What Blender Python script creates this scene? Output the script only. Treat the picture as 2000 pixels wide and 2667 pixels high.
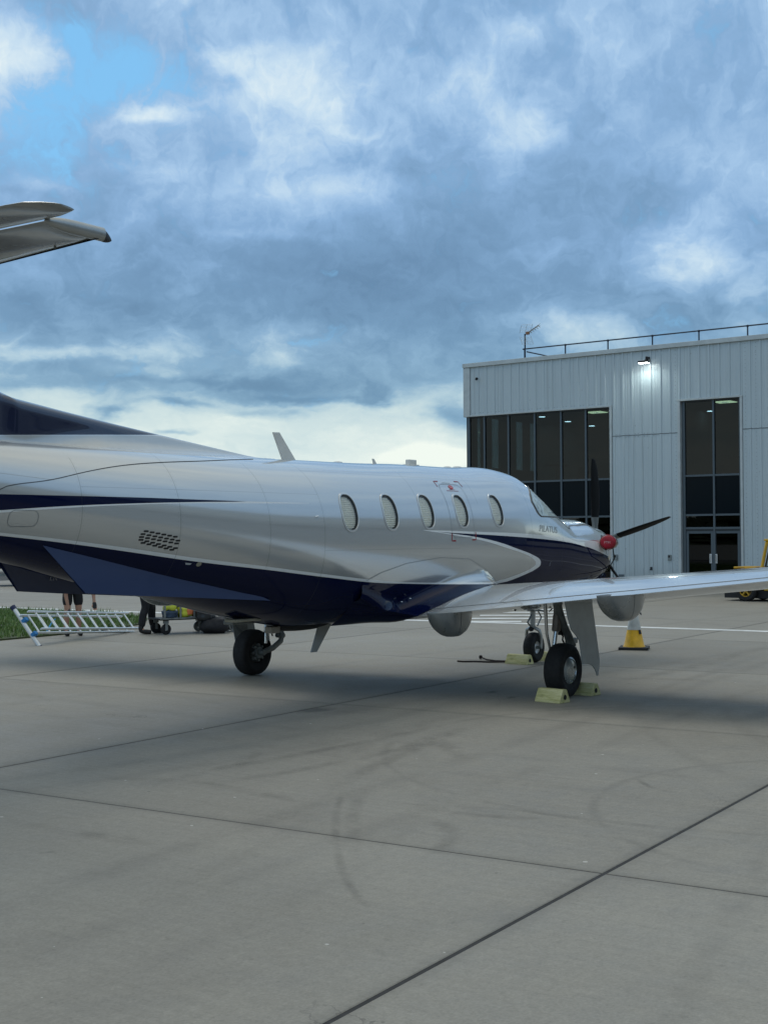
import bpy, bmesh, math, random
import numpy as np
from mathutils import Vector, Matrix, Euler
random.seed(7)
C = bpy.context.scene.collection
for o in list(bpy.data.objects): bpy.data.objects.remove(o)
R = math.radians
# World axes: X = the aircraft's heading, Y = to its left, Z up; origin on the apron midway between the main wheels.
# ---------------------------------------------------------------- camera
cam_d = bpy.data.cameras.new('camera'); cam = bpy.data.objects.new('camera', cam_d); C.objects.link(cam)
AZ, EL, ROLL = R(34.714), R(1.115), R(0.3016)
fw = Vector((math.cos(AZ)*math.cos(EL), math.sin(AZ)*math.cos(EL), math.sin(EL)))
r0 = Vector((math.sin(AZ), -math.cos(AZ), 0)); u0 = r0.cross(fw)
rt = math.cos(ROLL)*r0 - math.sin(ROLL)*u0; up = math.sin(ROLL)*r0 + math.cos(ROLL)*u0
M = Matrix((rt, up, -fw)).transposed().to_4x4(); M.translation = Vector((-13.4117, -9.1361, 1.7904))
cam.matrix_world = M
cam_d.sensor_fit = 'VERTICAL'; cam_d.sensor_height = 36; cam_d.lens = 3471.2/2667*36
cam_d.clip_start = .1; cam_d.clip_end = 6000
sc = bpy.context.scene; sc.camera = cam
sc.view_settings.view_transform = 'Standard'; sc.view_settings.look = 'None'
sc.view_settings.exposure = 0.26; sc.view_settings.gamma = 1
# ---------------------------------------------------------------- sun (weak, wide: behind cloud, ahead and to the left)
SUN_AZ, SUN_EL = 62, 52
sd = bpy.data.lights.new('sun', 'SUN'); sd.energy = 0.6; sd.angle = R(28); sd.color = (1, .95, .87)
sun = bpy.data.objects.new('sun', sd); C.objects.link(sun)
sv = Vector((math.cos(R(SUN_AZ))*math.cos(R(SUN_EL)), math.sin(R(SUN_AZ))*math.cos(R(SUN_EL)), math.sin(R(SUN_EL))))
sun.rotation_euler = sv.to_track_quat('Z', 'Y').to_euler()
# ---------------------------------------------------------------- node helpers
class NT:
    def __init__(s, tree): s.t = tree; s.n = tree.nodes; s.l = tree.links
    def node(s, typ, **kw):
        n = s.n.new(typ)
        for k, v in kw.items():
            if k.startswith('i_'): s.put(n.inputs[k[2:].replace('_', ' ')], v)
            else: setattr(n, k, v)
        return n
    def put(s, sock, v):
        if isinstance(v, bpy.types.NodeSocket): s.l.new(v, sock)
        elif v is not None: sock.default_value = v
    def m(s, op, a, b=None, c=None, clamp=False):
        n = s.n.new('ShaderNodeMath'); n.operation = op; n.use_clamp = clamp
        s.put(n.inputs[0], a)
        if b is not None: s.put(n.inputs[1], b)
        if c is not None: s.put(n.inputs[2], c)
        return n.outputs[0]
    def v(s, op, a, b=None):
        n = s.n.new('ShaderNodeVectorMath'); n.operation = op; s.put(n.inputs[0], a)
        if b is not None: s.put(n.inputs[1], b)
        return n.outputs['Value'] if op in ('LENGTH', 'DOT_PRODUCT', 'DISTANCE') else n.outputs[0]
    def mix(s, f, a, b, blend='MIX'):
        n = s.n.new('ShaderNodeMix'); n.data_type = 'RGBA'; n.blend_type = blend
        s.put(n.inputs[0], f)
        for sk, x in ((n.inputs[6], a), (n.inputs[7], b)):
            if isinstance(x, (tuple, list)) and len(x) == 3: x = (*x, 1)
            s.put(sk, x)
        return n.outputs[2]
    def ss(s, x, a, b, lo=0., hi=1., lin=False):
        n = s.n.new('ShaderNodeMapRange'); n.interpolation_type = 'LINEAR' if lin else 'SMOOTHSTEP'
        s.put(n.inputs['Value'], x); n.inputs['From Min'].default_value = a; n.inputs['From Max'].default_value = b
        n.inputs['To Min'].default_value = lo; n.inputs['To Max'].default_value = hi
        return n.outputs[0]
    def noise(s, vec, scale, detail=4, rough=.5, dist=0., out='Fac', lac=2.):
        n = s.n.new('ShaderNodeTexNoise'); s.put(n.inputs['Vector'], vec); n.inputs['Scale'].default_value = scale
        n.inputs['Detail'].default_value = detail; n.inputs['Roughness'].default_value = rough
        n.inputs['Distortion'].default_value = dist; n.inputs['Lacunarity'].default_value = lac
        return n.outputs[out]
    def mapping(s, vec, loc=(0,0,0), rot=(0,0,0), scale=(1,1,1), typ='POINT'):
        n = s.n.new('ShaderNodeMapping'); n.vector_type = typ; s.put(n.inputs['Vector'], vec)
        n.inputs['Location'].default_value = loc; n.inputs['Rotation'].default_value = rot; n.inputs['Scale'].default_value = scale
        return n.outputs[0]
    def xyz(s, vec):
        n = s.n.new('ShaderNodeSeparateXYZ'); s.put(n.inputs[0], vec); return n.outputs
    def comb(s, x=0., y=0., z=0.):
        n = s.n.new('ShaderNodeCombineXYZ'); s.put(n.inputs[0], x); s.put(n.inputs[1], y); s.put(n.inputs[2], z); return n.outputs[0]
    def ramp(s, x, pts, interp='LINEAR'):
        n = s.n.new('ShaderNodeValToRGB'); s.put(n.inputs[0], x); r = n.color_ramp; r.interpolation = interp
        while len(r.elements) < len(pts): r.elements.new(.5)
        for e, (p, c) in zip(r.elements, pts): e.position = p; e.color = (*c, 1)
        return n.outputs[0]
    def curve(s, x, pts, x0, x1, y0, y1):
        """piecewise-linear y(x) through pts, by a Float Curve normalised to the given ranges"""
        n = s.n.new('ShaderNodeFloatCurve'); cu = n.mapping.curves[0]
        n.mapping.use_clip = False
        P_ = sorted(((p-x0)/(x1-x0), (q-y0)/(y1-y0)) for p, q in pts)
        while len(cu.points) < len(P_): cu.points.new(.5, .5)
        for cp, (a, b) in zip(cu.points, P_): cp.location = (a, b); cp.handle_type = 'AUTO_CLAMPED' if len(P_) > 2 else 'VECTOR'
        n.mapping.update()
        s.put(n.inputs['Value'], s.ss(x, x0, x1, 0, 1, lin=True))
        return s.m('MULTIPLY_ADD', n.outputs[0], y1-y0, y0)
# ---------------------------------------------------------------- world: sky with broken cloud
world = bpy.data.worlds.new('World'); sc.world = world; world.use_nodes = True
w = NT(world.node_tree); w.n.clear()
out = w.node('ShaderNodeOutputWorld'); bg = w.node('ShaderNodeBackground'); bg.inputs['Strength'].default_value = .1
w.l.new(bg.outputs[0], out.inputs[0])
tc = w.node('ShaderNodeTexCoord'); D = w.v('NORMALIZE', tc.outputs['Generated'])
dx, dy, dz = w.xyz(D)
sky = w.node('ShaderNodeTexSky'); sky.sky_type = 'NISHITA'; sky.sun_disc = False
sky.sun_elevation = R(SUN_EL); sky.sun_rotation = R(90-SUN_AZ); sky.air_density = 1.1; sky.dust_density = .6
w.l.new(D, sky.inputs[0]) if sky.inputs else None
el = w.m('MULTIPLY', w.m('ARCSINE', dz), 180/math.pi); az = w.m('MULTIPLY', w.m('ARCTAN2', dy, dx), 180/math.pi)
AE0 = w.comb(az, el, 0.)
# cloud-deck coordinates: directions projected on a layer, so cloud shrinks towards the horizon
zz = w.m('ADD', w.m('MAXIMUM', dz, 0.), .09)
deck = w.comb(w.m('DIVIDE', dx, zz), w.m('DIVIDE', dy, zz), 0.)
wob = w.noise(deck, 1.6, 4, .55, 0, 'Color')
wob2 = w.noise(w.mapping(AE0, scale=(.16, .34, 1)), 1.0, 5, .6, 0, 'Color')
AE = w.v('ADD', AE0, w.v('MULTIPLY', w.v('SUBTRACT', wob2, (.5, .5, .5)), (6., 2.2, 0)))
le = w.m('MULTIPLY', w.m('LOGARITHM', w.m('ADD', 1., w.m('DIVIDE', w.m('MAXIMUM', el, 0.), 6.)), math.e), 13.)   # stretched near the horizon
AL = w.comb(az, le, 0.)
nA = w.noise(w.mapping(AL, scale=(.15, .30, 1), rot=(0,0,.12)), 1.0, 8, .56, .08)
nB = w.noise(deck, 1.7, 7, .52, .05)
wq = w.noise(w.mapping(AL, loc=(1, 5, 0), scale=(.40, .60, 1)), 1.0, 4, .55, 0, 'Color')
ALw = w.v('ADD', AL, w.v('MULTIPLY', w.v('SUBTRACT', wq, (.5, .5, .5)), (5.5, 3.2, 0)))
nC = w.noise(w.mapping(ALw, loc=(7, 3, 0), scale=(.30, .55, 1)), 1.0, 9, .56, 0.)
def field(blobs):
    acc = None
    for (a, e, ra, re, rot, wt) in blobs:
        l = w.v('LENGTH', w.mapping(AE, loc=(a, e, 0), rot=(0, 0, R(-rot)), scale=(ra, re, 1), typ='TEXTURE'))
        g = w.ss(l, 0., 1.75, wt, 0.)
        acc = g if acc is None else w.m('ADD', acc, g)
    return acc
BLUE = [(47.2, 18.23, 4.23, 2.74, 0, 1.0), (45.5, 19.57, 1.74, 1.74, 0, 0.9), (49.9, 16.1, 3.23, 1.49, 0, 1.0), (49.1, 18.28, 2.98, 1.74, 0, 0.7), (38.4, 8.66, 2.98, 0.4, 0, 0.45), (44.5, 21.54, 1.49, 0.75, 0, 0.4), (48.4, 20.6, 1.74, 0.99, 0, 0.6)]
BRIGHT = [(50.2, 19.42, 1.86, 1.49, 0, 1.0), (44.4, 17.39, 1.49, 0.35, 0, 0.95), (40.0, 18.54, 4.97, 1.49, 12, 0.62), (37.4, 16.75, 2.24, 1.49, 20, 0.62), (41.0, 19.85, 1.49, 0.45, 0, 0.6), (39.2, 18.91, 2.74, 0.99, 0, 0.5), (31.9, 18.73, 1.99, 0.99, 25, 0.62), (30.0, 17.5, 1.99, 1.49, 0, 0.62), (28.6, 17.19, 1.74, 0.99, 0, 0.55), (28.2, 20.67, 1.74, 0.62, 0, 0.4), (44.7, 15.37, 1.74, 0.45, 0, 0.6), (22.4, 11.81, 1.49, 1.24, 30, 0.85), (21.1, 10.71, 1.49, 0.87, 20, 0.75), (48.0, 7.79, 2.74, 0.3, 0, 0.8), (44.9, 7.08, 1.49, 0.25, 0, 0.75), (39.2, 7.77, 1.24, 0.45, 0, 0.6), (38.3, 8.6, 3.73, 0.55, 0, 0.6), (44.7, 8.19, 1.24, 0.55, 0, 0.55), (19.1, 9.86, 0.99, 1.24, 0, 0.55), (25.8, 8.89, 1.99, 0.45, 0, 0.5), (34.0, 19.84, 1.49, 0.35, 0, 0.45), (19.6, 14.33, 2.74, 1.24, 0, 0.45), (49.3, 14.96, 2.24, 0.3, 0, 0.5), (43.4, 6.6, 0.99, 0.2, 0, 0.6), (32.5, 3.41, 2.36, 0.37, 0, 0.9), (36.0, 21.08, 7.46, 0.75, 0, 0.15), (42.2, 14.44, 4.97, 0.75, 0, 0.3), (36.4, 14.9, 3.48, 0.75, 0, 0.35), (40.0, 12.79, 2.98, 0.25, 0, 0.3)]
DARK = [(43.2, 19.15, 1.74, 0.7, 0, 0.6), (34.8, 16.94, 3.23, 1.49, 20, 0.55), (33.2, 15.82, 2.98, 1.49, 20, 0.6), (40.0, 11.83, 8.21, 1.74, 5, 0.6), (45.7, 12.26, 5.47, 0.99, 0, 0.45), (33.3, 11.07, 8.21, 2.24, 8, 0.75), (36.3, 10.12, 6.47, 1.49, 0, 0.6), (28.3, 11.75, 5.47, 1.49, -8, 0.5), (46.5, 9.01, 4.97, 0.8, 0, 0.7), (44.9, 9.72, 1.49, 0.35, 0, 0.5), (39.3, 6.6, 5.97, 0.65, 3, 0.95), (42.6, 6.81, 3.48, 0.35, 0, 0.8), (33.7, 8.16, 4.23, 1.37, 0, 0.75), (35.6, 6.3, 0.85, 0.45, 0, 1.05), (46.0, 5.42, 0.85, 0.25, 0, 1.0), (31.7, 5.28, 1.19, 0.65, 0, 1.05), (23.0, 9.85, 4.23, 1.24, -10, 0.6), (26.3, 14.88, 3.98, 1.49, 0, 0.4), (24.7, 19.16, 7.46, 2.24, 0, 0.25), (43.4, 5.78, 1.49, 0.15, 0, 0.7), (40.0, 5.51, 1.99, 0.22, 0, 0.6), (48.6, 16.63, 1.74, 0.4, 20, 0.55), (49.1, 9.88, 3.73, 0.85, 0, 0.6), (49.7, 6.45, 4.23, 0.3, 0, 0.7), (38.3, 6.11, 2.98, 0.2, 0, 0.6), (43.0, 4.61, 0.75, 0.12, 0, 0.6), (40.1, 3.24, 1.49, 0.1, 0, 0.4), (46.5, 20.73, 2.98, 0.99, 0, 0.35), (47.0, 19.65, 1.49, 0.5, 30, 0.4), (48.0, 7.06, 3.98, 0.35, 0, 0.6)]
fB, fW, fD = field(BLUE), field(BRIGHT), field(DARK)
nD = w.noise(w.mapping(ALw, loc=(3, 9, 0), scale=(1.0, 1.5, 1)), 1.0, 7, .6, 0.)
nn = w.m('ADD', w.m('ADD', w.m('MULTIPLY', w.m('SUBTRACT', nA, .5), 1.25), w.m('MULTIPLY', w.m('SUBTRACT', nC, .5), 1.65)), w.m('ADD', w.m('MULTIPLY', w.m('SUBTRACT', nB, .5), .45), w.m('MULTIPLY', w.m('SUBTRACT', nD, .5), .50)))
bias = w.xyz(w.ramp(w.m('DIVIDE', el, 90.), [(0, (.90,)*3), (.05, (.84,)*3), (.066, (.72,)*3), (.082, (.50,)*3), (.10, (.39,)*3), (.14, (.39,)*3), (.185, (.49,)*3), (.235, (.52,)*3), (.36, (.62,)*3), (.55, (.80,)*3), (1, (.96,)*3)]))[0]
amp = w.ss(el, 4., 9., .20, .49)
val = w.m('ADD', bias, w.m('MULTIPLY', nn, amp))
val = w.m('ADD', val, w.m('MULTIPLY', w.m('SUBTRACT', w.m('MULTIPLY', w.m('MINIMUM', fW, 1.1), .31), w.m('MULTIPLY', w.m('MINIMUM', fD, 1.3), w.ss(el, 4.5, 8.5, .44, .17))), 1.))
lowc = w.ramp(val, [(0, (.105,.20,.31)), (.25, (.145,.265,.39)), (.45, (.22,.365,.49)), (.62, (.37,.51,.58)), (.80, (.53,.64,.645)), (1, (.74,.80,.74))])
higc = w.ramp(val, [(0, (.12,.22,.355)), (.25, (.16,.285,.45)), (.45, (.215,.365,.57)), (.62, (.31,.47,.67)), (.80, (.47,.61,.735)), (1, (.68,.76,.77))])
col = w.mix(w.ss(el, 5., 13.), lowc, higc)
topc = w.ramp(val, [(0, (.30,.33,.34)), (.5, (.46,.49,.485)), (1, (.74,.75,.69))])
col = w.mix(w.ss(el, 32., 60.), col, topc)
mixn = w.m('ADD', w.m('MULTIPLY', nA, .45), w.m('ADD', w.m('MULTIPLY', nC, .35), w.m('MULTIPLY', nB, .2)))
kB = w.m('MULTIPLY', w.ss(w.m('SUBTRACT', fB, w.m('MULTIPLY', w.m('ADD', w.m('MULTIPLY', w.m('SUBTRACT', nC, .5), 5.), w.m('ADD', w.m('MULTIPLY', w.m('SUBTRACT', nD, .5), 2.2), .45)), 1.)), .0, 1.7), w.ss(val, .5, .75, 1., 0.))
col = w.mix(kB, col, w.mix(.15, (.155,.44,.74), w.mix(1., sky.outputs[0], (.1,.1,.1), 'MULTIPLY')))
below = w.ss(dz, -.02, 0.)
col = w.mix(below, (.15,.15,.14), col)
w.l.new(w.mix(1., col, (10., 10., 10.), 'MULTIPLY'), bg.inputs['Color'])
# ---------------------------------------------------------------- materials
MATS = {}
def mat(name, col=(.5,.5,.5), rough=.5, metal=0., coat=0., emit=None, es=1., spec=.5, noise=None, bump=None, obj=False):
    if name in MATS: return MATS[name]
    m = bpy.data.materials.new(name); m.use_nodes = True; t = NT(m.node_tree); b = t.n['Principled BSDF']
    b.inputs['Roughness'].default_value = rough; b.inputs['Metallic'].default_value = metal
    b.inputs['Coat Weight'].default_value = coat; b.inputs['Coat Roughness'].default_value = .04
    b.inputs['Specular IOR Level'].default_value = spec
    c = t.node('ShaderNodeTexCoord').outputs['Object']
    if noise:
        s_, amt = noise
        n = t.noise(c, s_, 5, .6); k = t.ss(n, .3, .7)
        t.put(b.inputs['Base Color'], t.mix(k, tuple(x*(1-amt) for x in col), tuple(min(1, x*(1+amt)) for x in col)))
        t.put(b.inputs['Roughness'], t.ss(n, .3, .7, max(.02, rough*(1-amt*.6)), min(1, rough*(1+amt*.6))))
    else: b.inputs['Base Color'].default_value = (*col, 1)
    if bump:
        bn = t.node('ShaderNodeBump'); bn.inputs['Strength'].default_value = bump[1]; bn.inputs['Distance'].default_value = bump[2] if len(bump) > 2 else .01
        t.put(bn.inputs['Height'], t.noise(c, bump[0], 4, .6)); t.l.new(bn.outputs[0], b.inputs['Normal'])
    if emit: b.inputs['Emission Color'].default_value = (*emit, 1); b.inputs['Emission Strength'].default_value = es
    MATS[name] = m; return m
def P(s, y, z): return Vector((s, -y, z))
# ---------------------------------------------------------------- mesh collector
class MB:
    def __init__(s): s.v = []; s.f = []
    def add(s, vs, fs, mtx=None):
        k = len(s.v)
        s.v += [tuple(mtx @ Vector(p)) if mtx else tuple(p) for p in vs]; s.f += [tuple(i+k for i in f) for f in fs]; return s
    def box(s, c, d, mtx=None, b=0.):
        x, y, z = [q/2 for q in d]
        vs = [(c[0]+i*x, c[1]+j*y, c[2]+k*z) for i in (-1,1) for j in (-1,1) for k in (-1,1)]
        return s.add(vs, [(0,1,3,2),(4,6,7,5),(0,4,5,1),(2,3,7,6),(0,2,6,4),(1,5,7,3)], mtx)
    def tube(s, pts, r, seg=10, cap=True, flat=None):
        pts = [Vector(p) for p in pts]; n = len(pts); rs = r if isinstance(r, (list, tuple)) else [r]*n; rings = []
        ref = Vector((0,0,1))
        for i, p in enumerate(pts):
            d = (pts[min(i+1, n-1)]-pts[max(i-1, 0)]).normalized()
            if abs(d.dot(ref)) > .95: ref = Vector((1,0,0)) if abs(d.x) < .9 else Vector((0,1,0))
            a = d.cross(ref).normalized(); b = a.cross(d).normalized(); ref = b
            rings.append([p + (a*math.cos(2*math.pi*k/seg) + b*math.sin(2*math.pi*k/seg)*(flat or 1))*rs[i] for k in range(seg)])
        k0 = len(s.v)
        for g in rings: s.v += [tuple(q) for q in g]
        for i in range(n-1):
            for k in range(seg):
                a = k0+i*seg+k; b = k0+i*seg+(k+1) % seg
                s.f.append((a, b, b+seg, a+seg))
        if cap: s.f.append(tuple(k0+k for k in range(seg))[::-1]); s.f.append(tuple(k0+(n-1)*seg+k for k in range(seg)))
        return s
    def lathe(s, prof, seg=24, mtx=None, cap=False):
        """prof: (radius, height) pairs, around local Z"""
        vs = []; fs = []
        for (r, h) in prof: vs += [(r*math.cos(2*math.pi*k/seg), r*math.sin(2*math.pi*k/seg), h) for k in range(seg)]
        for i in range(len(prof)-1):
            for k in range(seg):
                a = i*seg+k; b = i*seg+(k+1) % seg; fs.append((a, b, b+seg, a+seg))
        if cap: fs.append(tuple(range(seg))[::-1]); fs.append(tuple((len(prof)-1)*seg+k for k in range(seg)))
        return s.add(vs, fs, mtx)
    def prism(s, poly, th, mtx=None):
        """poly in local XY, thickness along local Z centred"""
        n = len(poly); vs = [(a, b, -th/2) for a, b in poly]+[(a, b, th/2) for a, b in poly]
        return s.add(vs, [tuple(range(n))[::-1], tuple(range(n, 2*n))]+[(i, (i+1) % n, n+(i+1) % n, n+i) for i in range(n)], mtx)
    def grid(s, rows, closed=False):
        k = len(s.v); nr = len(rows); nc = len(rows[0])
        for r_ in rows: s.v += [tuple(p) for p in r_]
        for i in range(nr-1):
            for j in range(nc if closed else nc-1):
                a = k+i*nc+j; b = k+i*nc+(j+1) % nc; s.f.append((a, b, b+nc, a+nc))
        return s
    def build(s, name, m, parent=None, smooth=False, bevel=0., solid=0., angle=40):
        me = bpy.data.meshes.new(name); me.from_pydata(s.v, [], s.f); me.materials.append(m)
        bm = bmesh.new(); bm.from_mesh(me); bmesh.ops.recalc_face_normals(bm, faces=bm.faces)
        bm.to_mesh(me); bm.free()
        if smooth:
            me.polygons.foreach_set('use_smooth', [True]*len(me.polygons))
            me.set_sharp_from_angle(angle=R(angle))
        o = bpy.data.objects.new(name, me); C.objects.link(o)
        if parent is not None: o.parent = parent
        if bevel: b = o.modifiers.new('bevel', 'BEVEL'); b.width = bevel; b.segments = 2; b.limit_method = 'ANGLE'; b.angle_limit = R(35)
        if solid: b = o.modifiers.new('solid', 'SOLIDIFY'); b.thickness = solid
        return o
def tag(o, label=None, cat=None, group=None, kind=None):
    if label: o['label'] = label
    if cat: o['category'] = cat
    if group: o['group'] = group
    if kind: o['kind'] = kind
    return o
def empty(name, loc=(0,0,0), rz=0., **kw):
    o = bpy.data.objects.new(name, None); C.objects.link(o); o.location = loc; o.rotation_euler = (0, 0, rz); o.empty_display_size = .2
    return tag(o, **kw)
def copy_tree(o, parent=None):
    c = o.copy(); C.objects.link(c); c.parent = parent
    for ch in [x for x in bpy.data.objects if x.parent == o]: copy_tree(ch, c)
    return c
def frame(x, y, z, o):
    m = Matrix((x, y, z)).transposed().to_4x4(); m.translation = o; return m
def text_mesh(body, size=1., shear=0., bold=0.):
    cu = bpy.data.curves.new('lettering', 'FONT'); cu.body = body; cu.size = size; cu.shear = shear; cu.offset = bold
    cu.align_x = 'CENTER'; cu.align_y = 'CENTER'; cu.resolution_u = 3
    o = bpy.data.objects.new('lettering', cu); C.objects.link(o)
    bpy.context.view_layer.update()
    me = bpy.data.meshes.new_from_object(o.evaluated_get(bpy.context.evaluated_depsgraph_get()))
    vs = [tuple(v.co) for v in me.vertices]; fs = [tuple(p.vertices) for p in me.polygons]
    bpy.data.objects.remove(o); bpy.data.curves.remove(cu); bpy.data.meshes.remove(me)
    return vs, fs
def lettering(name, body, size, mtx, m, parent, shear=0., bold=0.):
    vs, fs = text_mesh(body, size, shear, bold); b = MB(); b.add(vs, fs, mtx); return b.build(name, m, parent)
# ================================================================ ground
def concrete(name, base=(.247,.230,.193), marks=True, rnd=.09):
    m = bpy.data.materials.new(name); m.use_nodes = True; t = NT(m.node_tree); b = t.n['Principled BSDF']
    g = t.node('ShaderNodeNewGeometry').outputs['Position']
    x, y, z = t.xyz(g)
    n1 = t.noise(g, .35, 6, .6); n2 = t.noise(g, 2.2, 6, .65); n3 = t.m('ADD', t.m('MULTIPLY', t.noise(g, 60, 3, .7), .6), t.m('MULTIPLY', t.noise(g, 17, 4, .7), .4))
    br = t.noise(t.mapping(g, rot=(0,0,R(2)), scale=(22, .7, 1)), 1., 4, .6)     # brushed across the slab
    k = t.m('ADD', t.m('MULTIPLY', t.m('SUBTRACT', n1, .5), .42), t.m('MULTIPLY', t.m('SUBTRACT', n2, .5), .40))
    k = t.m('ADD', k, t.m('MULTIPLY', t.m('SUBTRACT', n3, .5), 1.15)); k = t.m('ADD', k, t.m('MULTIPLY', t.m('SUBTRACT', br, .5), .26))
    oi = t.node('ShaderNodeObjectInfo').outputs['Random']
    k = t.m('ADD', t.m('ADD', k, 1.), t.m('MULTIPLY', t.m('SUBTRACT', oi, .5), rnd*2))
    col = t.mix(1., t.mix(n1, base, (base[0]*.96, base[1]*1.0, base[2]*1.05)), t.comb(k, k, k), 'MULTIPLY')
    if marks:
        ob = t.xyz(t.node('ShaderNodeTexCoord').outputs['Object']); wv = t.m('MULTIPLY', t.m('SUBTRACT', n2, .5), .10)
        ex = t.m('SUBTRACT', 5.27/2, t.m('ABSOLUTE', ob[0])); ey = t.m('SUBTRACT', 5.36/2, t.m('ABSOLUTE', ob[1]))
        ed = t.ss(t.m('ADD', t.m('MINIMUM', ex, ey), wv), .0, .11, .30, 0); col = t.mix(ed, col, (.12,.115,.10))
    # small pale chips and dark pits
    vo = t.node('ShaderNodeTexVoronoi'); vo.inputs['Scale'].default_value = 6.; t.put(vo.inputs['Vector'], g)
    cx = t.xyz(vo.outputs['Color'])
    chip = t.m('MULTIPLY', t.m('LESS_THAN', vo.outputs['Distance'], t.m('MULTIPLY', cx[1], .085)), t.m('GREATER_THAN', cx[0], .60))
    col = t.mix(t.m('MULTIPLY', chip, .65), col, t.mix(t.m('GREATER_THAN', cx[2], .5), (.10,.095,.085), (.62,.61,.57)))
    if marks:
        crk = t.node('ShaderNodeTexVoronoi'); crk.feature = 'DISTANCE_TO_EDGE'; crk.inputs['Scale'].default_value = .33
        t.put(crk.inputs['Vector'], t.v('ADD', g, t.v('MULTIPLY', t.v('SUBTRACT', t.noise(g, 1.1, 6, .7, 0, 'Color'), (.5,.5,.5)), (1.3,1.3,0))))
        hair = t.m('MULTIPLY', t.ss(crk.outputs['Distance'], .0, .0022, .55, 0), t.ss(t.noise(g, .27, 2, .5), .52, .60))
        col = t.mix(hair, col, (.07,.065,.06))
        sp = t.ss(t.noise(g, 14, 4, .75), .58, .72, 0, .30); col = t.mix(sp, col, (.11,.105,.09))
        # old tyre scrubs (arcs and straight runs), broken up by noise
        brk = t.ss(t.noise(g, 1.3, 5, .7), .36, .56); acc = None
        for (cx_, cy_, r_, w_, a_) in ((-2.6,-5.4,3.1,.06,.20), (-2.6,-5.4,3.32,.10,.13), (-4.4,-7.2,2.2,.05,.2), (-9.5,3.,7.4,.12,.10), (-9.5,3.,8.1,.10,.08), (3.,-12.,8.4,.12,.15), (3.,-12.,9.3,.1,.13), (-3.,14.,15.6,.14,.15), (-3,14.,16.1,.12,.12), (-3,14.,20.5,.2,.10)):
            d = t.m('ABSOLUTE', t.m('SUBTRACT', t.v('DISTANCE', g, (cx_, cy_, 0)), r_))
            s_ = t.ss(d, 0, w_*1.3, a_, 0); acc = s_ if acc is None else t.m('MAXIMUM', acc, s_)
        for (ang, off, w_, a_) in ((4, -3.2, .15, .18), (4, -3.9, .12, .14), (-6, -1.2, .2, .16), (-3, 2.3, .16, .14), (12, -5.2, .09, .14), (84, 3.4, .14, .14), (84, 4.3, .12, .12)):
            c_, s2 = math.cos(R(ang)), math.sin(R(ang))
            d = t.m('ABSOLUTE', t.m('SUBTRACT', t.m('ADD', t.m('MULTIPLY', x, -s2), t.m('MULTIPLY', y, c_)), off))
            acc = t.m('MAXIMUM', acc, t.ss(d, 0, w_*1.3, a_, 0))
        col = t.mix(t.m('MULTIPLY', acc, brk), col, (.06,.058,.052))
        # oil spots
        for (sx, sy, rx, ry, a_) in ((-2.38,-.62,.30,.15,.6), (.02,-1.36,.16,.06,.7), (-.34,-1.78,.15,.05,.6), (-2.1,-.9,.6,.3,.18), (-1.5,-2.9,.5,.2,.15), (-.3,-4.6,.6,.15,.25), (-8.2,-3.2,.08,.04,.3)):
            l = t.v('LENGTH', t.mapping(t.v('ADD', g, t.v('MULTIPLY', t.v('SUBTRACT', t.noise(g, 7, 3, .6, 0, 'Color'), (.5,.5,.5)), (.22,.22,0))), loc=(sx, sy, 0), scale=(rx, ry, 1), typ='TEXTURE'))
            col = t.mix(t.ss(l, .25, 1.15, a_, 0), col, (.055,.055,.052))
    t.put(b.inputs['Base Color'], col)
    t.put(b.inputs['Roughness'], t.ss(n2, .3, .7, .62, .82)); b.inputs['Specular IOR Level'].default_value = .35
    bn = t.node('ShaderNodeBump'); bn.inputs['Strength'].default_value = .35; bn.inputs['Distance'].default_value = .004
    t.put(bn.inputs['Height'], t.m('ADD', n3, br)); t.l.new(bn.outputs[0], b.inputs['Normal'])
    return m
M_CONC = concrete('apron_concrete'); M_FAR = concrete('far_concrete', (.255,.242,.206), False, 0)
g_ = MB(); g_.add([(-3000,-3000,-.06),(3000,-3000,-.06),(3000,3000,-.06),(-3000,3000,-.06)], [(0,1,2,3)])
tag(g_.build('ground', M_FAR), 'flat pale concrete ground running on beyond the slabs', kind='structure')
AR = R(2.2); SX, SY = 5.27, 5.36
apron = MB().add([(-24,-42,-.004),(52,-42,-.004),(52,52,-.004),(-24,52,-.004)], [(0,1,2,3)]).build('apron', mat('joint_sealant', (.022,.021,.02), .9, noise=(9, .4)))
tag(apron, 'pale concrete apron laid in large slabs with dark sealed joints', kind='structure')
sl = MB(); b_ = .006
hx, hy = (SX-.018)/2, (SY-.026)/2
sl.add([(-hx,-hy,-.05),(hx,-hy,-.05),(hx,hy,-.05),(-hx,hy,-.05),(-hx,-hy,-.003),(hx,-hy,-.003),(hx,hy,-.003),(-hx,hy,-.003),(-hx+b_,-hy+b_,0),(hx-b_,-hy+b_,0),(hx-b_,hy-b_,0),(-hx+b_,hy-b_,0)],
 [(0,1,5,4),(1,2,6,5),(2,3,7,6),(3,0,4,7),(4,5,9,8),(5,6,10,9),(6,7,11,10),(7,4,8,11),(8,9,10,11)])
slab0 = sl.build('slab', M_CONC, apron)
first = True
for i in range(-3, 8):
    for j in range(-6, 8):
        lx, ly = -7.12 + (i+.5)*SX, .40 - (j+.5)*SY - .8   # local grid: joints at s=-7.12+k*SX and y=.40+k*SY
        lx = -7.12 + (i+.5)*SX; ly = -(.40 + (-j+.5)*SY)
        X_ = lx*math.cos(AR) - ly*math.sin(AR); Y_ = lx*math.sin(AR) + ly*math.cos(AR)
        if X_ < -20 or X_ > 34: continue
        o = slab0 if first else slab0.copy()
        if not first: C.objects.link(o)
        first = False
        o.location = (X_, Y_, 0); o.rotation_euler = (0, 0, AR)
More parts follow.
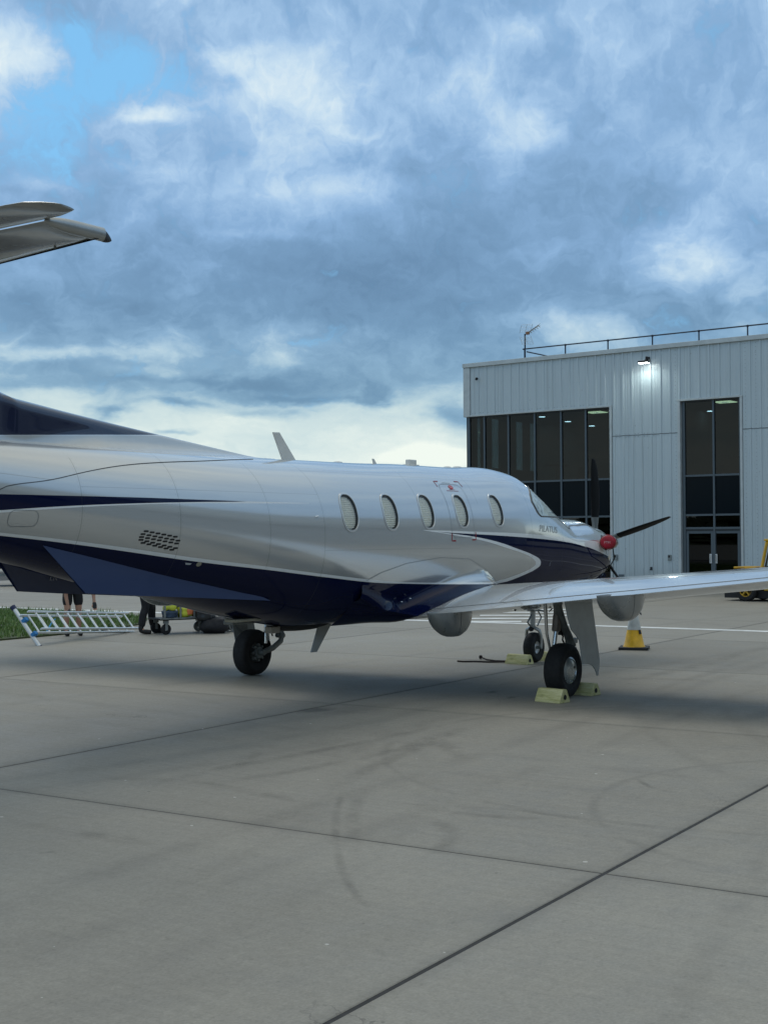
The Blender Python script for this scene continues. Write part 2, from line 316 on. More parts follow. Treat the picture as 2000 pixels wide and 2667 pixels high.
# old rubber scrub marks, a film on the slabs with soft broken edges
M_SCR = bpy.data.materials.new('rubber_scrub'); M_SCR.use_nodes = True; t_ = NT(M_SCR.node_tree); b_2 = t_.n['Principled BSDF']; b_2.inputs['Base Color'].default_value = (.045,.043,.038,1); b_2.inputs['Roughness'].default_value = .8
gp_ = t_.node('ShaderNodeNewGeometry').outputs['Position']; at_ = t_.node('ShaderNodeAttribute'); at_.attribute_name = 'edge'
t_.put(b_2.inputs['Alpha'], t_.m('MULTIPLY', at_.outputs['Fac'], t_.m('MULTIPLY', t_.ss(t_.noise(gp_, 3., 5, .7), .32, .62), t_.ss(t_.noise(gp_, 60, 3, .6), .3, .6, .35, 1.))))
def scrub(pts, wd, a):
    pts = [Vector(p) for p in pts]; q = []
    for i in range(len(pts)-1):
        p0, p1, p2, p3 = pts[max(0,i-1)], pts[i], pts[i+1], pts[min(len(pts)-1,i+2)]
        for k in range(8):
            u = k/8; q.append(.5*((2*p1)+(p2-p0)*u+(2*p0-5*p1+4*p2-p3)*u*u+(3*p1-p0-3*p2+p3)*u**3))
    q.append(pts[-1]); vs = []; at = []
    for i, p in enumerate(q):
        d = (q[min(len(q)-1,i+1)]-q[max(0,i-1)]).normalized(); n = Vector((-d.y, d.x))*wd/2; e = min(1, i/6, (len(q)-1-i)/6)
        for k, al in ((-1.6,0),(-.4,1),(.4,1),(1.6,0)): vs.append((p.x+n.x*k, p.y+n.y*k, .0035)); at.append(al*a*e*.5)
    return vs, [(4*i+j, 4*i+j+1, 4*i+j+5, 4*i+j+4) for i in range(len(q)-1) for j in range(3)], at
sv_, sf_, sa_ = [], [], []
for pts, wd, a in (([(-5.66,-3.41),(-6.28,-3.81),(-6.91,-4.26),(-7.61,-4.83),(-7.92,-5.13),(-8.15,-5.40)],.045,.36),([(-5.58,-3.54),(-6.22,-3.91),(-6.85,-4.35),(-7.31,-4.71)],.08,.25),([(-2.57,-2.57),(-3.23,-2.73),(-4.12,-2.93),(-5.04,-3.15),(-5.78,-3.39)],.13,.34),
 ([(-3.21,-2.57),(-3.56,-2.87),(-3.90,-3.27),(-4.20,-3.58)],.16,.36),([(-6.26,-4.39),(-6.29,-4.59),(-6.52,-4.84),(-6.79,-4.98),(-7.04,-5.02)],.10,.32),([(-4.19,-5.0),(-4.47,-5.24),(-4.58,-5.45)],.04,.5),([(-5.81,-2.14),(-4.86,-2.23),(-3.44,-2.32),(-2.49,-2.11)],.12,.36),
 ([(-6.13,-2.52),(-5.33,-2.7),(-4.07,-2.79),(-2.94,-2.55)],.12,.34),([(-7.81,-2.27),(-7.75,-2.97),(-7.77,-3.61)],.14,.32),([(-6.4,-1.6),(-6.12,-2.37),(-6.2,-3.06),(-6.33,-3.74)],.12,.34),([(-5.97,-4.16),(-5.98,-4.74),(-5.85,-5.14)],.09,.4),([(-5.99,-3.98),(-5.73,-4.8),(-5.78,-5.49)],.05,.4),
 ([(-6.48,-2.16),(-5.32,-2.13),(-4.7,-1.8)],.10,.34),([(1.31,-2.05),(4.1,-2.18),(8.04,-1.87)],.2,.38),([(.75,-2.96),(6.77,-2.3)],.16,.36),([(2.06,-1.43),(2.64,-3.7)],.2,.36),([(.34,-2.29),(.65,-4.37)],.22,.34),([(-.6,-3.0),(-.8,-4.6)],.3,.36)):
    a_, b_3, c_2 = scrub(pts, wd, a); k = len(sv_); sv_ += a_; sf_ += [tuple(i+k for i in f) for f in b_3]; sa_ += c_2
me = bpy.data.meshes.new('tyre_marks'); me.from_pydata(sv_, [], sf_); me.materials.append(M_SCR); at = me.attributes.new('edge', 'FLOAT', 'POINT'); at.data.foreach_set('value', sa_)
o = bpy.data.objects.new('tyre_marks', me); C.objects.link(o); o['kind'] = 'structure'
# painted lines on the far apron
M_PAINT = mat('white_road_paint', (.66,.67,.65), .6, noise=(3, .18), bump=(60,.3,.002))
pl = MB()
def strip(mb, pts, w_, z=.004):
    rows = []
    for i, p in enumerate(pts):
        a = Vector(pts[max(0,i-1)]); b = Vector(pts[min(len(pts)-1,i+1)]); d = (b-a).normalized(); n = Vector((-d.y, d.x))
        rows.append([(p[0]+n.x*w_/2, p[1]+n.y*w_/2, z), (p[0]-n.x*w_/2, p[1]-n.y*w_/2, z)])
    mb.grid(rows)
strip(pl, [(9.5,34),(9.89,19.4),(10.1,14.25),(11.07,2.67),(11.21,-.81),(11.6,-14)], .34)
strip(pl, [(15.6,-1.5),(16.2,-24)], .2)
pl.build('painted_line', M_PAINT)['kind'] = 'structure'
ht = MB()
HATCH = (((15.4,7.25),(16.3,5.7)), ((14.2,6.9),(15.2,5.25)), ((13.0,6.5),(14.0,4.75)), ((11.9,6.1),(12.8,4.5)), ((10.9,5.7),(11.5,4.6)))
for (a, b) in HATCH: strip(ht, [a, b], .42, .0045)
ht.build('painted_hatching', M_PAINT)['kind'] = 'structure'
# grass verge
gp = [(1.6,10.05),(2.18,9.98),(3.6,10.1),(5.3,10.35),(6.9,11.1),(8.2,12.3),(8.9,13.8),(9.0,16),(8.9,30),(-2,38),(-14,38),(-16,24),(-8,14),(-2,10.8)]
gb = MB(); n_ = len(gp); gb.add([(x,y,.03) for x,y in gp]+[(x,y,-.04) for x,y in gp], [tuple(range(n_))]+[(i,(i+1)%n_,n_+(i+1)%n_,n_+i) for i in range(n_)])
tag(gb.build('grass_verge', mat('verge_soil', (.045,.06,.02), .95, noise=(2,.4))), 'low green verge at the edge of the concrete', kind='structure')
def inside(x, y, poly):
    c = False; j = len(poly)-1
    for i in range(len(poly)):
        if (poly[i][1] > y) != (poly[j][1] > y) and x < (poly[j][0]-poly[i][0])*(y-poly[i][1])/(poly[j][1]-poly[i][1])+poly[i][0]: c = not c
        j = i
    return c
rg = random.Random(3); vs = []; fs = []
for _ in range(46000):
    x = rg.uniform(-5, 9.2); y = rg.uniform(9.8, 26)
    if not inside(x, y, gp): continue
    hgt = rg.uniform(.05,.13)*(1.35 if (math.sin(x*2.1)+math.cos(y*1.3)) > .6 else 1); a = rg.uniform(0, 6.28); wd = rg.uniform(.008,.02); lx, ly = rg.gauss(0,.035), rg.gauss(0,.035)
    k = len(vs); vs += [(x-wd*math.cos(a), y-wd*math.sin(a), .028), (x+wd*math.cos(a), y+wd*math.sin(a), .028), (x+lx, y+ly, .028+hgt)]; fs.append((k,k+1,k+2))
me = bpy.data.meshes.new('grass'); me.from_pydata(vs, [], fs)
mg = bpy.data.materials.new('grass_blades'); mg.use_nodes = True; t_ = NT(mg.node_tree); bb = t_.n['Principled BSDF']; gg = t_.node('ShaderNodeNewGeometry')
cc = t_.mix(t_.ss(t_.noise(gg.outputs['Position'], 1.6, 4, .6), .35, .65), (.085,.165,.035), (.17,.25,.06))
cc = t_.mix(t_.ss(t_.noise(gg.outputs['Position'], 38, 2, .6), .55, .75, 0, .5), cc, (.20,.20,.08))
t_.put(bb.inputs['Base Color'], cc); bb.inputs['Roughness'].default_value = .6
me.materials.append(mg); go = bpy.data.objects.new('grass', me); C.objects.link(go)
tag(go, 'short green grass growing on the verge behind the ladder', 'grass', kind='stuff')
# distant tree belt, all round the airfield, low on the horizon
tr = random.Random(5); vs = []; fs = []
for a in np.arange(-180, 180, .22):
    if 8 < a < 60: continue
    base_h = 9+4*math.sin(a*.21)+3*math.sin(a*.83+1)
    for q in range(3):
        rr = tr.uniform(230, 275); aa = R(a+tr.uniform(-.15,.15)); cx_, cy_ = rr*math.cos(aa), rr*math.sin(aa); hh = base_h*tr.uniform(.6,1.15); ww = tr.uniform(3,6)
        for lvl in range(4):
            zz_ = hh*(lvl+.4)/4; rw = ww*(1.15-.22*lvl)
            k = len(vs); n6 = 6
            vs += [(cx_+rw*math.cos(i*6.283/n6+lvl)*tr.uniform(.7,1.2), cy_+rw*math.sin(i*6.283/n6+lvl)*tr.uniform(.7,1.2), zz_-hh*.12) for i in range(n6)]+[(cx_+tr.uniform(-1,1), cy_+tr.uniform(-1,1), zz_+hh*.24), (cx_, cy_, zz_-hh*.3)]
            fs += [(k+i, k+(i+1)%n6, k+n6) for i in range(n6)]+[(k+(i+1)%n6, k+i, k+n6+1) for i in range(n6)]
me = bpy.data.meshes.new('far_trees'); me.from_pydata(vs, [], fs); me.materials.append(mat('far_foliage', (.045,.065,.035), .9, noise=(.15,.4)))
ft = bpy.data.objects.new('far_trees', me); C.objects.link(ft); tag(ft, 'distant belt of dark trees round the airfield', 'trees', kind='stuff')
# ================================================================ aircraft
plane = empty('turboprop_aircraft', (0,0,0), label='silver and navy single-engine turboprop aircraft parked on the apron', cat='aircraft')
ST = np.array([[-8.6,2.6,2.44,.06,2.52,2,2],[-8.2,2.62,2.28,.13,2.45,2,2],[-7,2.64,1.9,.3,2.26,2,2],[-6,2.65,1.62,.45,2.12,2,2],[-5,2.65,1.38,.58,2,2.05,2],[-4,2.64,1.187,.7,1.9,2.1,2.1],[-3,2.632,.974,.78,1.82,2.15,2.1],[-2,2.647,.835,.815,1.78,2.2,2.2],[-1,2.659,.825,.82,1.78,2.2,2.3],[0,2.685,.82,.82,1.78,2.2,2.3],[1,2.691,.82,.82,1.78,2.2,2.3],[1.8,2.72,.83,.815,1.76,2.2,2.3],[2.3,2.688,.85,.79,1.74,2.15,2.3],[2.8,2.495,.87,.75,1.72,2.1,2.3],[3.2,2.268,.9,.72,1.7,2.05,2.3],[3.6,2.088,.93,.68,1.66,2.1,2.3],[4,2.068,.97,.63,1.62,2.2,2.3],[4.5,2.054,1.02,.56,1.58,2.2,2.3],[5,1.979,1.1,.47,1.56,2.2,2.3],[5.35,1.92,1.18,.37,1.57,2.2,2.2],[5.42,1.88,1.24,.33,1.58,2.2,2.2]])
def pchip(x, y, xq):
    h = np.diff(x); d = np.diff(y)/h; m = np.zeros(len(x))
    for i in range(1, len(x)-1):
        if d[i-1]*d[i] > 0:
            w1 = 2*h[i]+h[i-1]; w2 = h[i]+2*h[i-1]; m[i] = (w1+w2)/(w1/d[i-1]+w2/d[i])
    m[0] = d[0]; m[-1] = d[-1]
    i = np.clip(np.searchsorted(x, xq)-1, 0, len(h)-1); t = (xq-x[i])/h[i]
    return (2*t**3-3*t**2+1)*y[i]+(t**3-2*t**2+t)*h[i]*m[i]+(-2*t**3+3*t**2)*y[i+1]+(t**3-t**2)*h[i]*m[i+1]
def sec(s): return [float(pchip(ST[:,0], ST[:,k], np.array([float(s)]))[0]) for k in range(1, 7)]
def fy(s, z):
    """half width of the fuselage at station s, height z"""
    zt, zb, w_, zc, nu, nl = sec(s)
    q = (z-zc)/(zt-zc) if z >= zc else (zc-z)/(zc-zb); n = nu if z >= zc else nl
    q = min(max(q, 0), 1); sn = q**(n/2); return w_*max(0., 1-sn*sn)**(1/n)
def fus_pt(s, z, off=0., side=1):
    """point on the fuselage skin (side=1: right), lifted by off along the normal"""
    e = .01; y = fy(s, z); a = Vector((e*2, fy(s+e, z)-fy(s-e, z), 0)); b = Vector((0, fy(s, z+e)-fy(s, z-e), 2*e))
    n = b.cross(a); n = n if n.y > 0 else -n; n.normalize()
    q = Vector((s, y, z)) + n*off; return P(q.x, side*q.y, q.z)
# ---- livery
def livery(name='livery_paint'):
    m = bpy.data.materials.new(name); m.use_nodes = True; t = NT(m.node_tree); b = t.n['Principled BSDF']
    c = t.node('ShaderNodeTexCoord').outputs['Object']; s, _, z = t.xyz(c)
    cv = lambda v, pts: t.curve(v, pts, -8.8, 5.6, .6, 2.8)
    cz = lambda v, pts: t.curve(v, [(b_, a_) for a_, b_ in pts], 1.1, 2.0, -1., 2.6)
    lt, gt, mn, mx = (lambda a, b2: t.m('LESS_THAN', a, b2)), (lambda a, b2: t.m('GREATER_THAN', a, b2)), (lambda a, b2: t.m('MULTIPLY', a, b2)), (lambda a, b2: t.m('MAXIMUM', a, b2))
    top = cv(s, [(-8.8,2.10),(-7.4,1.965),(-6.224,1.851),(-5.625,1.79),(-4.957,1.711),(-4.22,1.616),(-3.255,1.512),(-2.354,1.414),(-1.469,1.330),(-.815,1.286),(-.108,1.261),(.644,1.243),(1.12,1.235),(1.25,1.19),(5.6,1.19)])
    bot = cv(s, [(-8.8,2.08),(-7.4,1.942),(-6.209,1.826),(-5.615,1.762),(-4.942,1.678),(-4.205,1.582),(-3.24,1.480),(-2.339,1.383),(-1.454,1.301),(-.801,1.269),(-.098,1.242),(.659,1.223),(1.139,1.218),(1.25,1.19),(5.6,1.19)])
    ho = cz(z, [(1.233,1.100),(1.233,1.188),(1.53,1.229),(1.911,1.301),(2.203,1.368),(2.322,1.429),(2.267,1.496),(2.025,1.561),(1.56,1.649),(1.139,1.725),(.545,1.797),(.10,1.831),(-.227,1.853),(-.9,1.92),(-.95,2.0)])
    hi = cz(z, [(1.19,1.100),(1.19,1.215),(1.495,1.270),(1.842,1.333),(2.089,1.393),(2.168,1.437),(2.094,1.495),(1.743,1.585),(1.347,1.651),(.738,1.749),(.169,1.809),(-.25,1.846),(-.608,1.876),(-.9,1.92),(-.95,2.0)])
    ut = cv(s, [(-8.8,1.92),(-.62,1.878),(-.009,1.870),(.743,1.857),(1.56,1.843),(2.534,1.809),(3.415,1.771),(4.336,1.729),(5.6,1.66)])
    ub = cv(s, [(-8.8,2.1),(-.9,1.90),(-.227,1.856),(.357,1.836),(1.139,1.812),(2.01,1.778),(2.807,1.741),(3.386,1.701),(3.915,1.651),(4.35,1.596),(5.6,1.40)])
    c1 = cv(s, [(-8.8,2.16),(-6.3,2.163),(-5,2.163),(-4.25,2.157),(-3.552,2.151),(5.6,2.0)]); c2 = cv(s, [(-8.8,1.84),(-6.283,2.031),(-5.684,2.073),(-5.007,2.106),(-4.254,2.132),(-3.552,2.151),(5.6,2.6)])
    c3 = cv(s, [(-8.8,1.81),(-6.278,2.012),(-5.684,2.057),(-5.007,2.095),(-4.254,2.121),(-3.265,2.137),(-2.63,2.149),(5.6,2.4)])
    low = mn(lt(z, top), lt(s, 1.25)); navy = mn(lt(z, bot), lt(s, 1.25)); white = low
    fwd = mn(gt(s, 1.233), lt(z, 1.19)); navy = mx(navy, fwd)
    nb = mn(mn(gt(s, ho), lt(z, ub)), mn(gt(z, 1.19), gt(s, -.3))); navy = mx(navy, nb)
    wb = mn(mn(gt(s, hi), lt(s, ho)), mn(gt(z, 1.19), lt(z, 1.878)))
    wc = mn(mn(lt(z, ut), gt(z, ub)), gt(s, -.62)); wc2 = mn(mn(lt(z, ut), gt(s, hi)), mn(gt(s, -.62), lt(s, .2)))
    white = mx(white, mx(wb, mx(wc, mn(wc2, gt(z, 1.80)))))
    ch = mn(mn(lt(z, c1), gt(z, c2)), lt(s, -3.55)); navy = mx(navy, ch)
    wch = mn(mn(lt(z, t.m('MINIMUM', t.m('ADD', c2, 0.), 2.151)), gt(z, c3)), lt(s, -2.63)); white = mx(white, wch)
    grain = t.noise(t.mapping(c, scale=(1.2, 1.2, 22)), 3., 4, .6); fl = t.noise(c, 420, 2, .5)
    silver = t.mix(t.ss(grain, .3, .7), (.595,.605,.595), (.61,.62,.61))
    silver = t.mix(t.ss(fl, .3, .7, 0, .1), silver, (.64,.645,.63))
    col = t.mix(white, silver, (.86,.87,.86)); col = t.mix(navy, col, (.003,.007,.038))
    # skin joints: hairlines round the body and along it
    ln = None
    for s0, z0, z1 in ((-5.50,1.2,2.5),(-4.43,1.2,2.6),(-3.28,1.5,2.6),(-2.45,.9,2.7),(-.62,2.2,2.7),(.72,2.2,2.7),(2.02,.9,2.7),(3.03,1.0,2.08),(4.36,1.1,2.05)):
        d = mn(t.ss(t.m('ABSOLUTE', t.m('SUBTRACT', s, s0)), .002, .006, 1, 0), mn(gt(z, z0), lt(z, z1))); ln = d if ln is None else mx(ln, d)
    for z0, s0, s1 in ((1.665,-2.45,.2),(2.245,-5.5,-2.45),(2.50,-2.45,2.0),(2.245,-4.43,-2.45)):
        ln = mx(ln, mn(t.ss(t.m('ABSOLUTE', t.m('SUBTRACT', z, z0)), .0015, .004, .7, 0), mn(gt(s, s0), lt(s, s1))))
    # rivet rows beside the joints
    rv = t.m('GREATER_THAN', t.m('FRACT', t.m('MULTIPLY', z, 24.)), .62); dd_ = None
    for s0 in (-5.50,-4.43,-3.28,-2.45,2.02,3.03):
        for o_ in (-.022, .022):
            q_ = t.ss(t.m('ABSOLUTE', t.m('SUBTRACT', s, s0+o_)), .002, .006, .30, 0); dd_ = q_ if dd_ is None else mx(dd_, q_)
    ln = mx(ln, mn(dd_, mn(rv, gt(z, 1.2))))
    col = t.mix(t.m('MULTIPLY', ln, .33), col, (.05,.055,.06))
    t.put(b.inputs['Base Color'], col)
    t.put(b.inputs['Metallic'], t.m('MULTIPLY', t.m('SUBTRACT', 1., mx(navy, white)), .5))
    t.put(b.inputs['Roughness'], t.m('ADD', t.ss(grain, .3, .7, .17, .185), t.m('MULTIPLY', navy, -.1)))
    t.put(b.inputs['Specular IOR Level'], t.m('MULTIPLY', t.m('SUBTRACT', 1., mx(navy, white)), .5))
    t.put(b.inputs['Coat Weight'], t.m('MULTIPLY_ADD', navy, -.4, .9)); b.inputs['Coat Roughness'].default_value = .02
    bn = t.node('ShaderNodeBump'); bn.inputs['Strength'].default_value = .10; bn.inputs['Distance'].default_value = .01
    t.put(bn.inputs['Height'], t.m('ADD', t.noise(t.mapping(c, scale=(.5, .5, 2.)), 1.3, 1, .4), t.m('MULTIPLY', ln, -.12)))
    t.l.new(bn.outputs[0], b.inputs['Normal']); t.l.new(bn.outputs[0], b.inputs['Coat Normal'])
    return m
M_LIV = livery()
def silver_mat(name, col=(.56,.57,.565), navy_line=None):
    m = bpy.data.materials.new(name); m.use_nodes = True; t = NT(m.node_tree); b = t.n['Principled BSDF']
    c = t.node('ShaderNodeTexCoord').outputs['Object']; s, _, z = t.xyz(c)
    g = t.noise(t.mapping(c, scale=(2, .4, 2)), 3., 4, .6); cc = t.mix(t.ss(g, .3, .7), tuple(x*.97 for x in col), tuple(x*1.02 for x in col)); mt = .45
    if navy_line:
        line = t.m('MULTIPLY_ADD', s, navy_line[1], navy_line[0]); nv = t.m('GREATER_THAN', z, line)
        wl = t.m('MULTIPLY', t.m('GREATER_THAN', z, t.m('SUBTRACT', line, .007)), t.m('SUBTRACT', 1., nv))
        cc = t.mix(wl, cc, (.7,.72,.72)); cc = t.mix(nv, cc, (.004,.009,.042)); mt = t.m('MULTIPLY', t.m('SUBTRACT', 1., nv), .42)
    t.put(b.inputs['Base Color'], cc); t.put(b.inputs['Metallic'], mt)
    t.put(b.inputs['Roughness'], t.ss(g, .3, .7, .22, .27)); b.inputs['Coat Weight'].default_value = .8; b.inputs['Coat Roughness'].default_value = .03
    bn = t.node('ShaderNodeBump'); bn.inputs['Strength'].default_value = .12; bn.inputs['Distance'].default_value = .01
    t.put(bn.inputs['Height'], t.noise(t.mapping(c, scale=(1.4, .5, 1)), 1.3, 1, .4)); t.l.new(bn.outputs[0], b.inputs['Normal']); t.l.new(bn.outputs[0], b.inputs['Coat Normal'])
    return m
M_SIL = silver_mat('silver_paint'); M_FIN = silver_mat('fin_paint', (.54,.54,.52), (2.68+.0622*5.96, .0622))
M_NAVY = mat('navy_paint', (.006,.012,.050), .22, 0, .8, noise=(3,.1)); M_GREY = mat('gear_grey', (.20,.215,.21), .45, .3, noise=(9,.25)); M_DOOR = mat('gear_door_grey', (.30,.33,.335), .4, .15, .3, noise=(4,.12))
M_RUB = mat('tyre_rubber', (.012,.012,.013), .8, noise=(20,.25), bump=(40,.3,.003)); M_CHR = mat('polished_metal', (.68,.69,.70), .18, 1.); M_BLK = mat('black_matt', (.012,.012,.013), .6)
M_WHITE = mat('aerial_white', (.72,.71,.66), .45, noise=(5,.06)); M_RED = mat('red_marking', (.28,.008,.02), .45); M_DARKLINE = mat('dark_seal', (.05,.055,.06), .6)
M_TAN = mat('primer_tan', (.36,.33,.25), .6, noise=(8,.2)); M_GREYMARK = mat('grey_marking', (.22,.24,.25), .4, .3)
# ---- fuselage skin, with the window openings left out
WIN = [(-1.993,2.064),(-1.233,2.077),(-.483,2.094),(.285,2.110),(1.144,2.129)]; WW, WH = .130, .186
S = np.concatenate([np.arange(-8.6,-2.4,.05), np.arange(-2.4,1.5,.02), np.arange(1.5,5.421,.04), [5.42]]); A = np.linspace(0, 2*math.pi, 241)[:-1]
secs = [pchip(ST[:,0], ST[:,k], S) for k in range(1, 7)]
rows = []
for i, s in enumerate(S):
    zt, zb, w_, zc, nu, nl = [q[i] for q in secs]; c_, sn = np.cos(A), np.sin(A); n = np.where(sn >= 0, nu, nl)
    y = w_*np.sign(c_)*np.abs(c_)**(2/n); z = zc+np.where(sn >= 0, zt-zc, zc-zb)*np.sign(sn)*np.abs(sn)**(2/n)
    rows.append([(s, -yy, q) for yy, q in zip(y, z)])
fb = MB().grid(rows, closed=True)
def in_win(p, k=1.06):
    return any(abs((p[0]-a)/(WW*k))**2.5 + abs((p[2]-b)/(WH*k))**2.5 < 1 for a, b in WIN)
fb.f = [f for f in fb.f if not (fb.v[f[0]][1] < -.3 and -2.4 < fb.v[f[0]][0] < 1.5 and in_win([sum(fb.v[i][q] for i in f)/4 for q in range(3)]))]
fb.f.append(tuple(range(240)))
fus = fb.build('fuselage', M_LIV, plane, smooth=True, angle=60)
# cowl front
cf = MB(); last = rows[-1]; cen = Vector((5.44, 0, 1.62))
cf.grid([last, [tuple(Vector(p).lerp(cen, .18)+Vector((.03,0,0))) for p in last], [tuple(Vector(p).lerp(cen, .3)-Vector((.05,0,0))) for p in last], [tuple(cen)]*240], closed=True)
cf.build('cowl_front', M_LIV, plane, smooth=True)
# chin air intake
ci = MB(); rr = []
for k in range(9):
    t = k/8; sx = 4.3+1.08*t; rr.append([(sx, .25*math.cos(a)*(.6+.4*t), 1.13+.06*t+(.13*(.4+.6*t))*math.sin(a)) for a in np.linspace(0, 6.283, 33)[:-1]])
ci.grid(rr, closed=True); ci.build('chin_intake', M_NAVY, plane, smooth=True)
MB().add(*(lambda v: (v, [tuple(range(32))]))([(5.36, .21*math.cos(a), 1.19+.10*math.sin(a)) for a in np.linspace(0, 6.283, 33)[:-1]])).build('intake_mouth', M_BLK, plane)
# ---- cabin windows
M_SHADE = mat('window_shade_fabric', (.84,.82,.74), .7, noise=(30,.08))
def glassy(name, tint=(.9,.92,.9), gloss=1.):
    m = bpy.data.materials.new(name); m.use_nodes = True; t = NT(m.node_tree); t.n.remove(t.n['Principled BSDF'])
    tr_ = t.node('ShaderNodeBsdfTransparent'); tr_.inputs[0].default_value = (*tint, 1); gl = t.node('ShaderNodeBsdfGlossy'); gl.inputs['Roughness'].default_value = .01
    ge = t.node('ShaderNodeNewGeometry'); ca = t.m('ABSOLUTE', t.v('DOT_PRODUCT', ge.outputs['Normal'], ge.outputs['Incoming'])); fr = t.m('MULTIPLY_ADD', t.m('POWER', t.m('SUBTRACT', 1., ca), 5.), .96, .04)
    mx_ = t.node('ShaderNodeMixShader'); t.put(mx_.inputs[0], t.m('MULTIPLY', fr, gloss, clamp=True)); t.l.new(tr_.outputs[0], mx_.inputs[1]); t.l.new(gl.outputs[0], mx_.inputs[2])
    t.l.new(mx_.outputs[0], t.n['Material Output'].inputs[0]); return m
M_GLASS = glassy('cabin_glass', (.92,.94,.93)); M_RING = mat('window_frame_metal', (.66,.67,.66), .25, .4, .5)
def sell(t, k=1.): c_, s_ = math.cos(t), math.sin(t); return (math.copysign(abs(c_)**(2/2.5), c_)*WW*k, math.copysign(abs(s_)**(2/2.5), s_)*WH*k)
TT = np.linspace(0, 2*math.pi, 57)[:-1]
for wi, (ws, wz) in enumerate(WIN):
    rows_ = []
    for k, off in ((1.14, .0015), (1.13, .006), (1.08, .008), (1.03, .007), (1.015, .001)):
        rows_.append([fus_pt(ws+a, wz+b, off) for a, b in (sell(t, k) for t in TT)])
    fr_ = MB().grid([[tuple(p) for p in r] for r in rows_], closed=True).build('cabin_window', M_RING, plane, smooth=True)
    ru = MB().grid([[tuple(fus_pt(ws+a, wz+b, off)) for a, b in (sell(t, k) for t in TT)] for k, off in ((1.02, .002), (.985, .000), (.97, -.012), (.975, -.034))], closed=True)
    ru.build('window_seal', mat('window_seal_dark', (.035,.038,.04), .5), fr_, smooth=True)
    def patch(k, off, pleat=0.):
        g = []; N = 50
        for i in range(N+1):
            zz_ = -WH*k + 2*WH*k*i/N; hw = WW*k*max(0., 1-abs(zz_/(WH*k))**2.5)**(1/2.5)
            o_ = off + (pleat if i % 3 == 0 else 0)
            g.append([tuple(fus_pt(ws-hw+2*hw*j/12, wz+zz_, o_)) for j in range(13)])
        return MB().grid(g)
    patch(.98, -.032, .009).build('window_shade', M_SHADE, fr_, smooth=False)
    patch(.99, -.008).build('window_pane', M_GLASS, fr_, smooth=True)
# ---- windscreen (both sides): shade behind a curved pane, meeting at a centre post
def streaky():
    m = bpy.data.materials.new('silver_sunshade'); m.use_nodes = True; t = NT(m.node_tree); b = t.n['Principled BSDF']
    c = t.node('ShaderNodeTexCoord').outputs['Object']; n = t.noise(t.mapping(c, rot=(0,R(18),0), scale=(26,26,2.2)), 1., 3, .6)
    t.put(b.inputs['Base Color'], t.ramp(n, [(.3,(.14,.15,.12)),(.42,(.50,.53,.47)),(.6,(.82,.85,.78))])); b.inputs['Metallic'].default_value = .1; b.inputs['Roughness'].default_value = .35
    return m
M_SUN = streaky()
def s_front(z):
    """station where the roofline drops to height z"""
    lo, hi = 2.2, 4.2
    for _ in range(40):
        mid = (lo+hi)/2
        if float(pchip(ST[:,0], ST[:,1], np.array([mid]))[0]) > z: lo = mid
        else: hi = mid
    return lo
RZ = np.array([2.062,2.075,2.12,2.26,2.36,2.43,2.48]); RS = np.array([2.40,2.34,2.28,2.215,2.29,2.40,2.52])
def ws_patch(off, side, u0=0., u1=1., z0=2.068, z1=2.475, N=26):
    g = []
    for i in range(N+1):
        z = z0+(z1-z0)*i/N; a = float(np.interp(z, RZ, RS)); b = s_front(z+.012); bb = b if z > 2.10 else b-(2.10-z)*9
        r_ = []
        for j in range(25):
            u = u0+(u1-u0)*j/24; s = a+(b-a)*math.sin(u*math.pi/2)**1.0*.9985
            if z < 2.12: s = a+(min(b, 3.42)-a)*u*.999
            r_.append(tuple(fus_pt(s, z, off, side)))
        g.append(r_)
    return MB().grid(g)
for sd_ in (1, -1):
    wsn = ws_patch(.005, sd_).build('windscreen_pane', glassy('windscreen_glass', (.95,.97,.96)) if sd_ == 1 else bpy.data.materials['windscreen_glass'], plane, smooth=True)
    ws_patch(.0015, sd_, .03, .97).build('windscreen_sunshade', M_SUN, wsn, smooth=True)
    # frame round the opening
    path = [fus_pt(float(np.interp(z, RZ, RS)), z, .004, sd_) for z in np.linspace(2.068, 2.475, 22)]
    path2 = [fus_pt(2.40+(3.35-2.40)*u, 2.066, .004, sd_) for u in np.linspace(0, 1, 20)]
    MB().tube(path[::-1]+path2[1:], .009, 6).build('windscreen_frame', M_DARKLINE if False else mat('screen_seal', (.10,.105,.10), .4), plane, smooth=True)
post = MB().tube([P(s_front(z), 0, z+.006) for z in np.linspace(2.52, 2.09, 14)], .016, 8); post.build('windscreen_post', M_SIL, plane, smooth=True)
# ---- wing-root fairings
CZ = [(-1.72,1.30),(-1.647,1.326),(-1.414,1.408),(-.939,1.503),(-.237,1.558),(.431,1.530),(.867,1.391),(1.10,1.29),(1.23,1.215),(1.36,1.08)]
def airfoil(x, th):
    yt = 5*th*(.2969*math.sqrt(x)-.126*x-.3516*x*x+.2843*x**3-.1036*x**4); p, mm = .4, .026
    yc = mm/p**2*(2*p*x-x*x) if x < p else mm/(1-p)**2*(1-2*p+2*p*x-x*x); return yc+yt, yc-yt
def wing_at(y):
    y = abs(y); sle = 1.30-.055*(y-.8); ste = -.86+.075*(y-.8); c = sle-ste; zte = .912+.113*(y-.87)-(0 if y < 5 else .022*(y-5))
    inc = R(2.6-.85*(min(y,5)-.8)); th = .165-.008*(y-.8); return sle, ste, c, zte, inc, th
def wing_pt(y, x, upper, off=0.):
    sle, ste, c, zte, inc, th = wing_at(y); a, b = airfoil(x, th); v = a if upper else b
    return (ste+(1-x)*c, y, zte+(1-x)*c*math.tan(inc)+v*c+off)
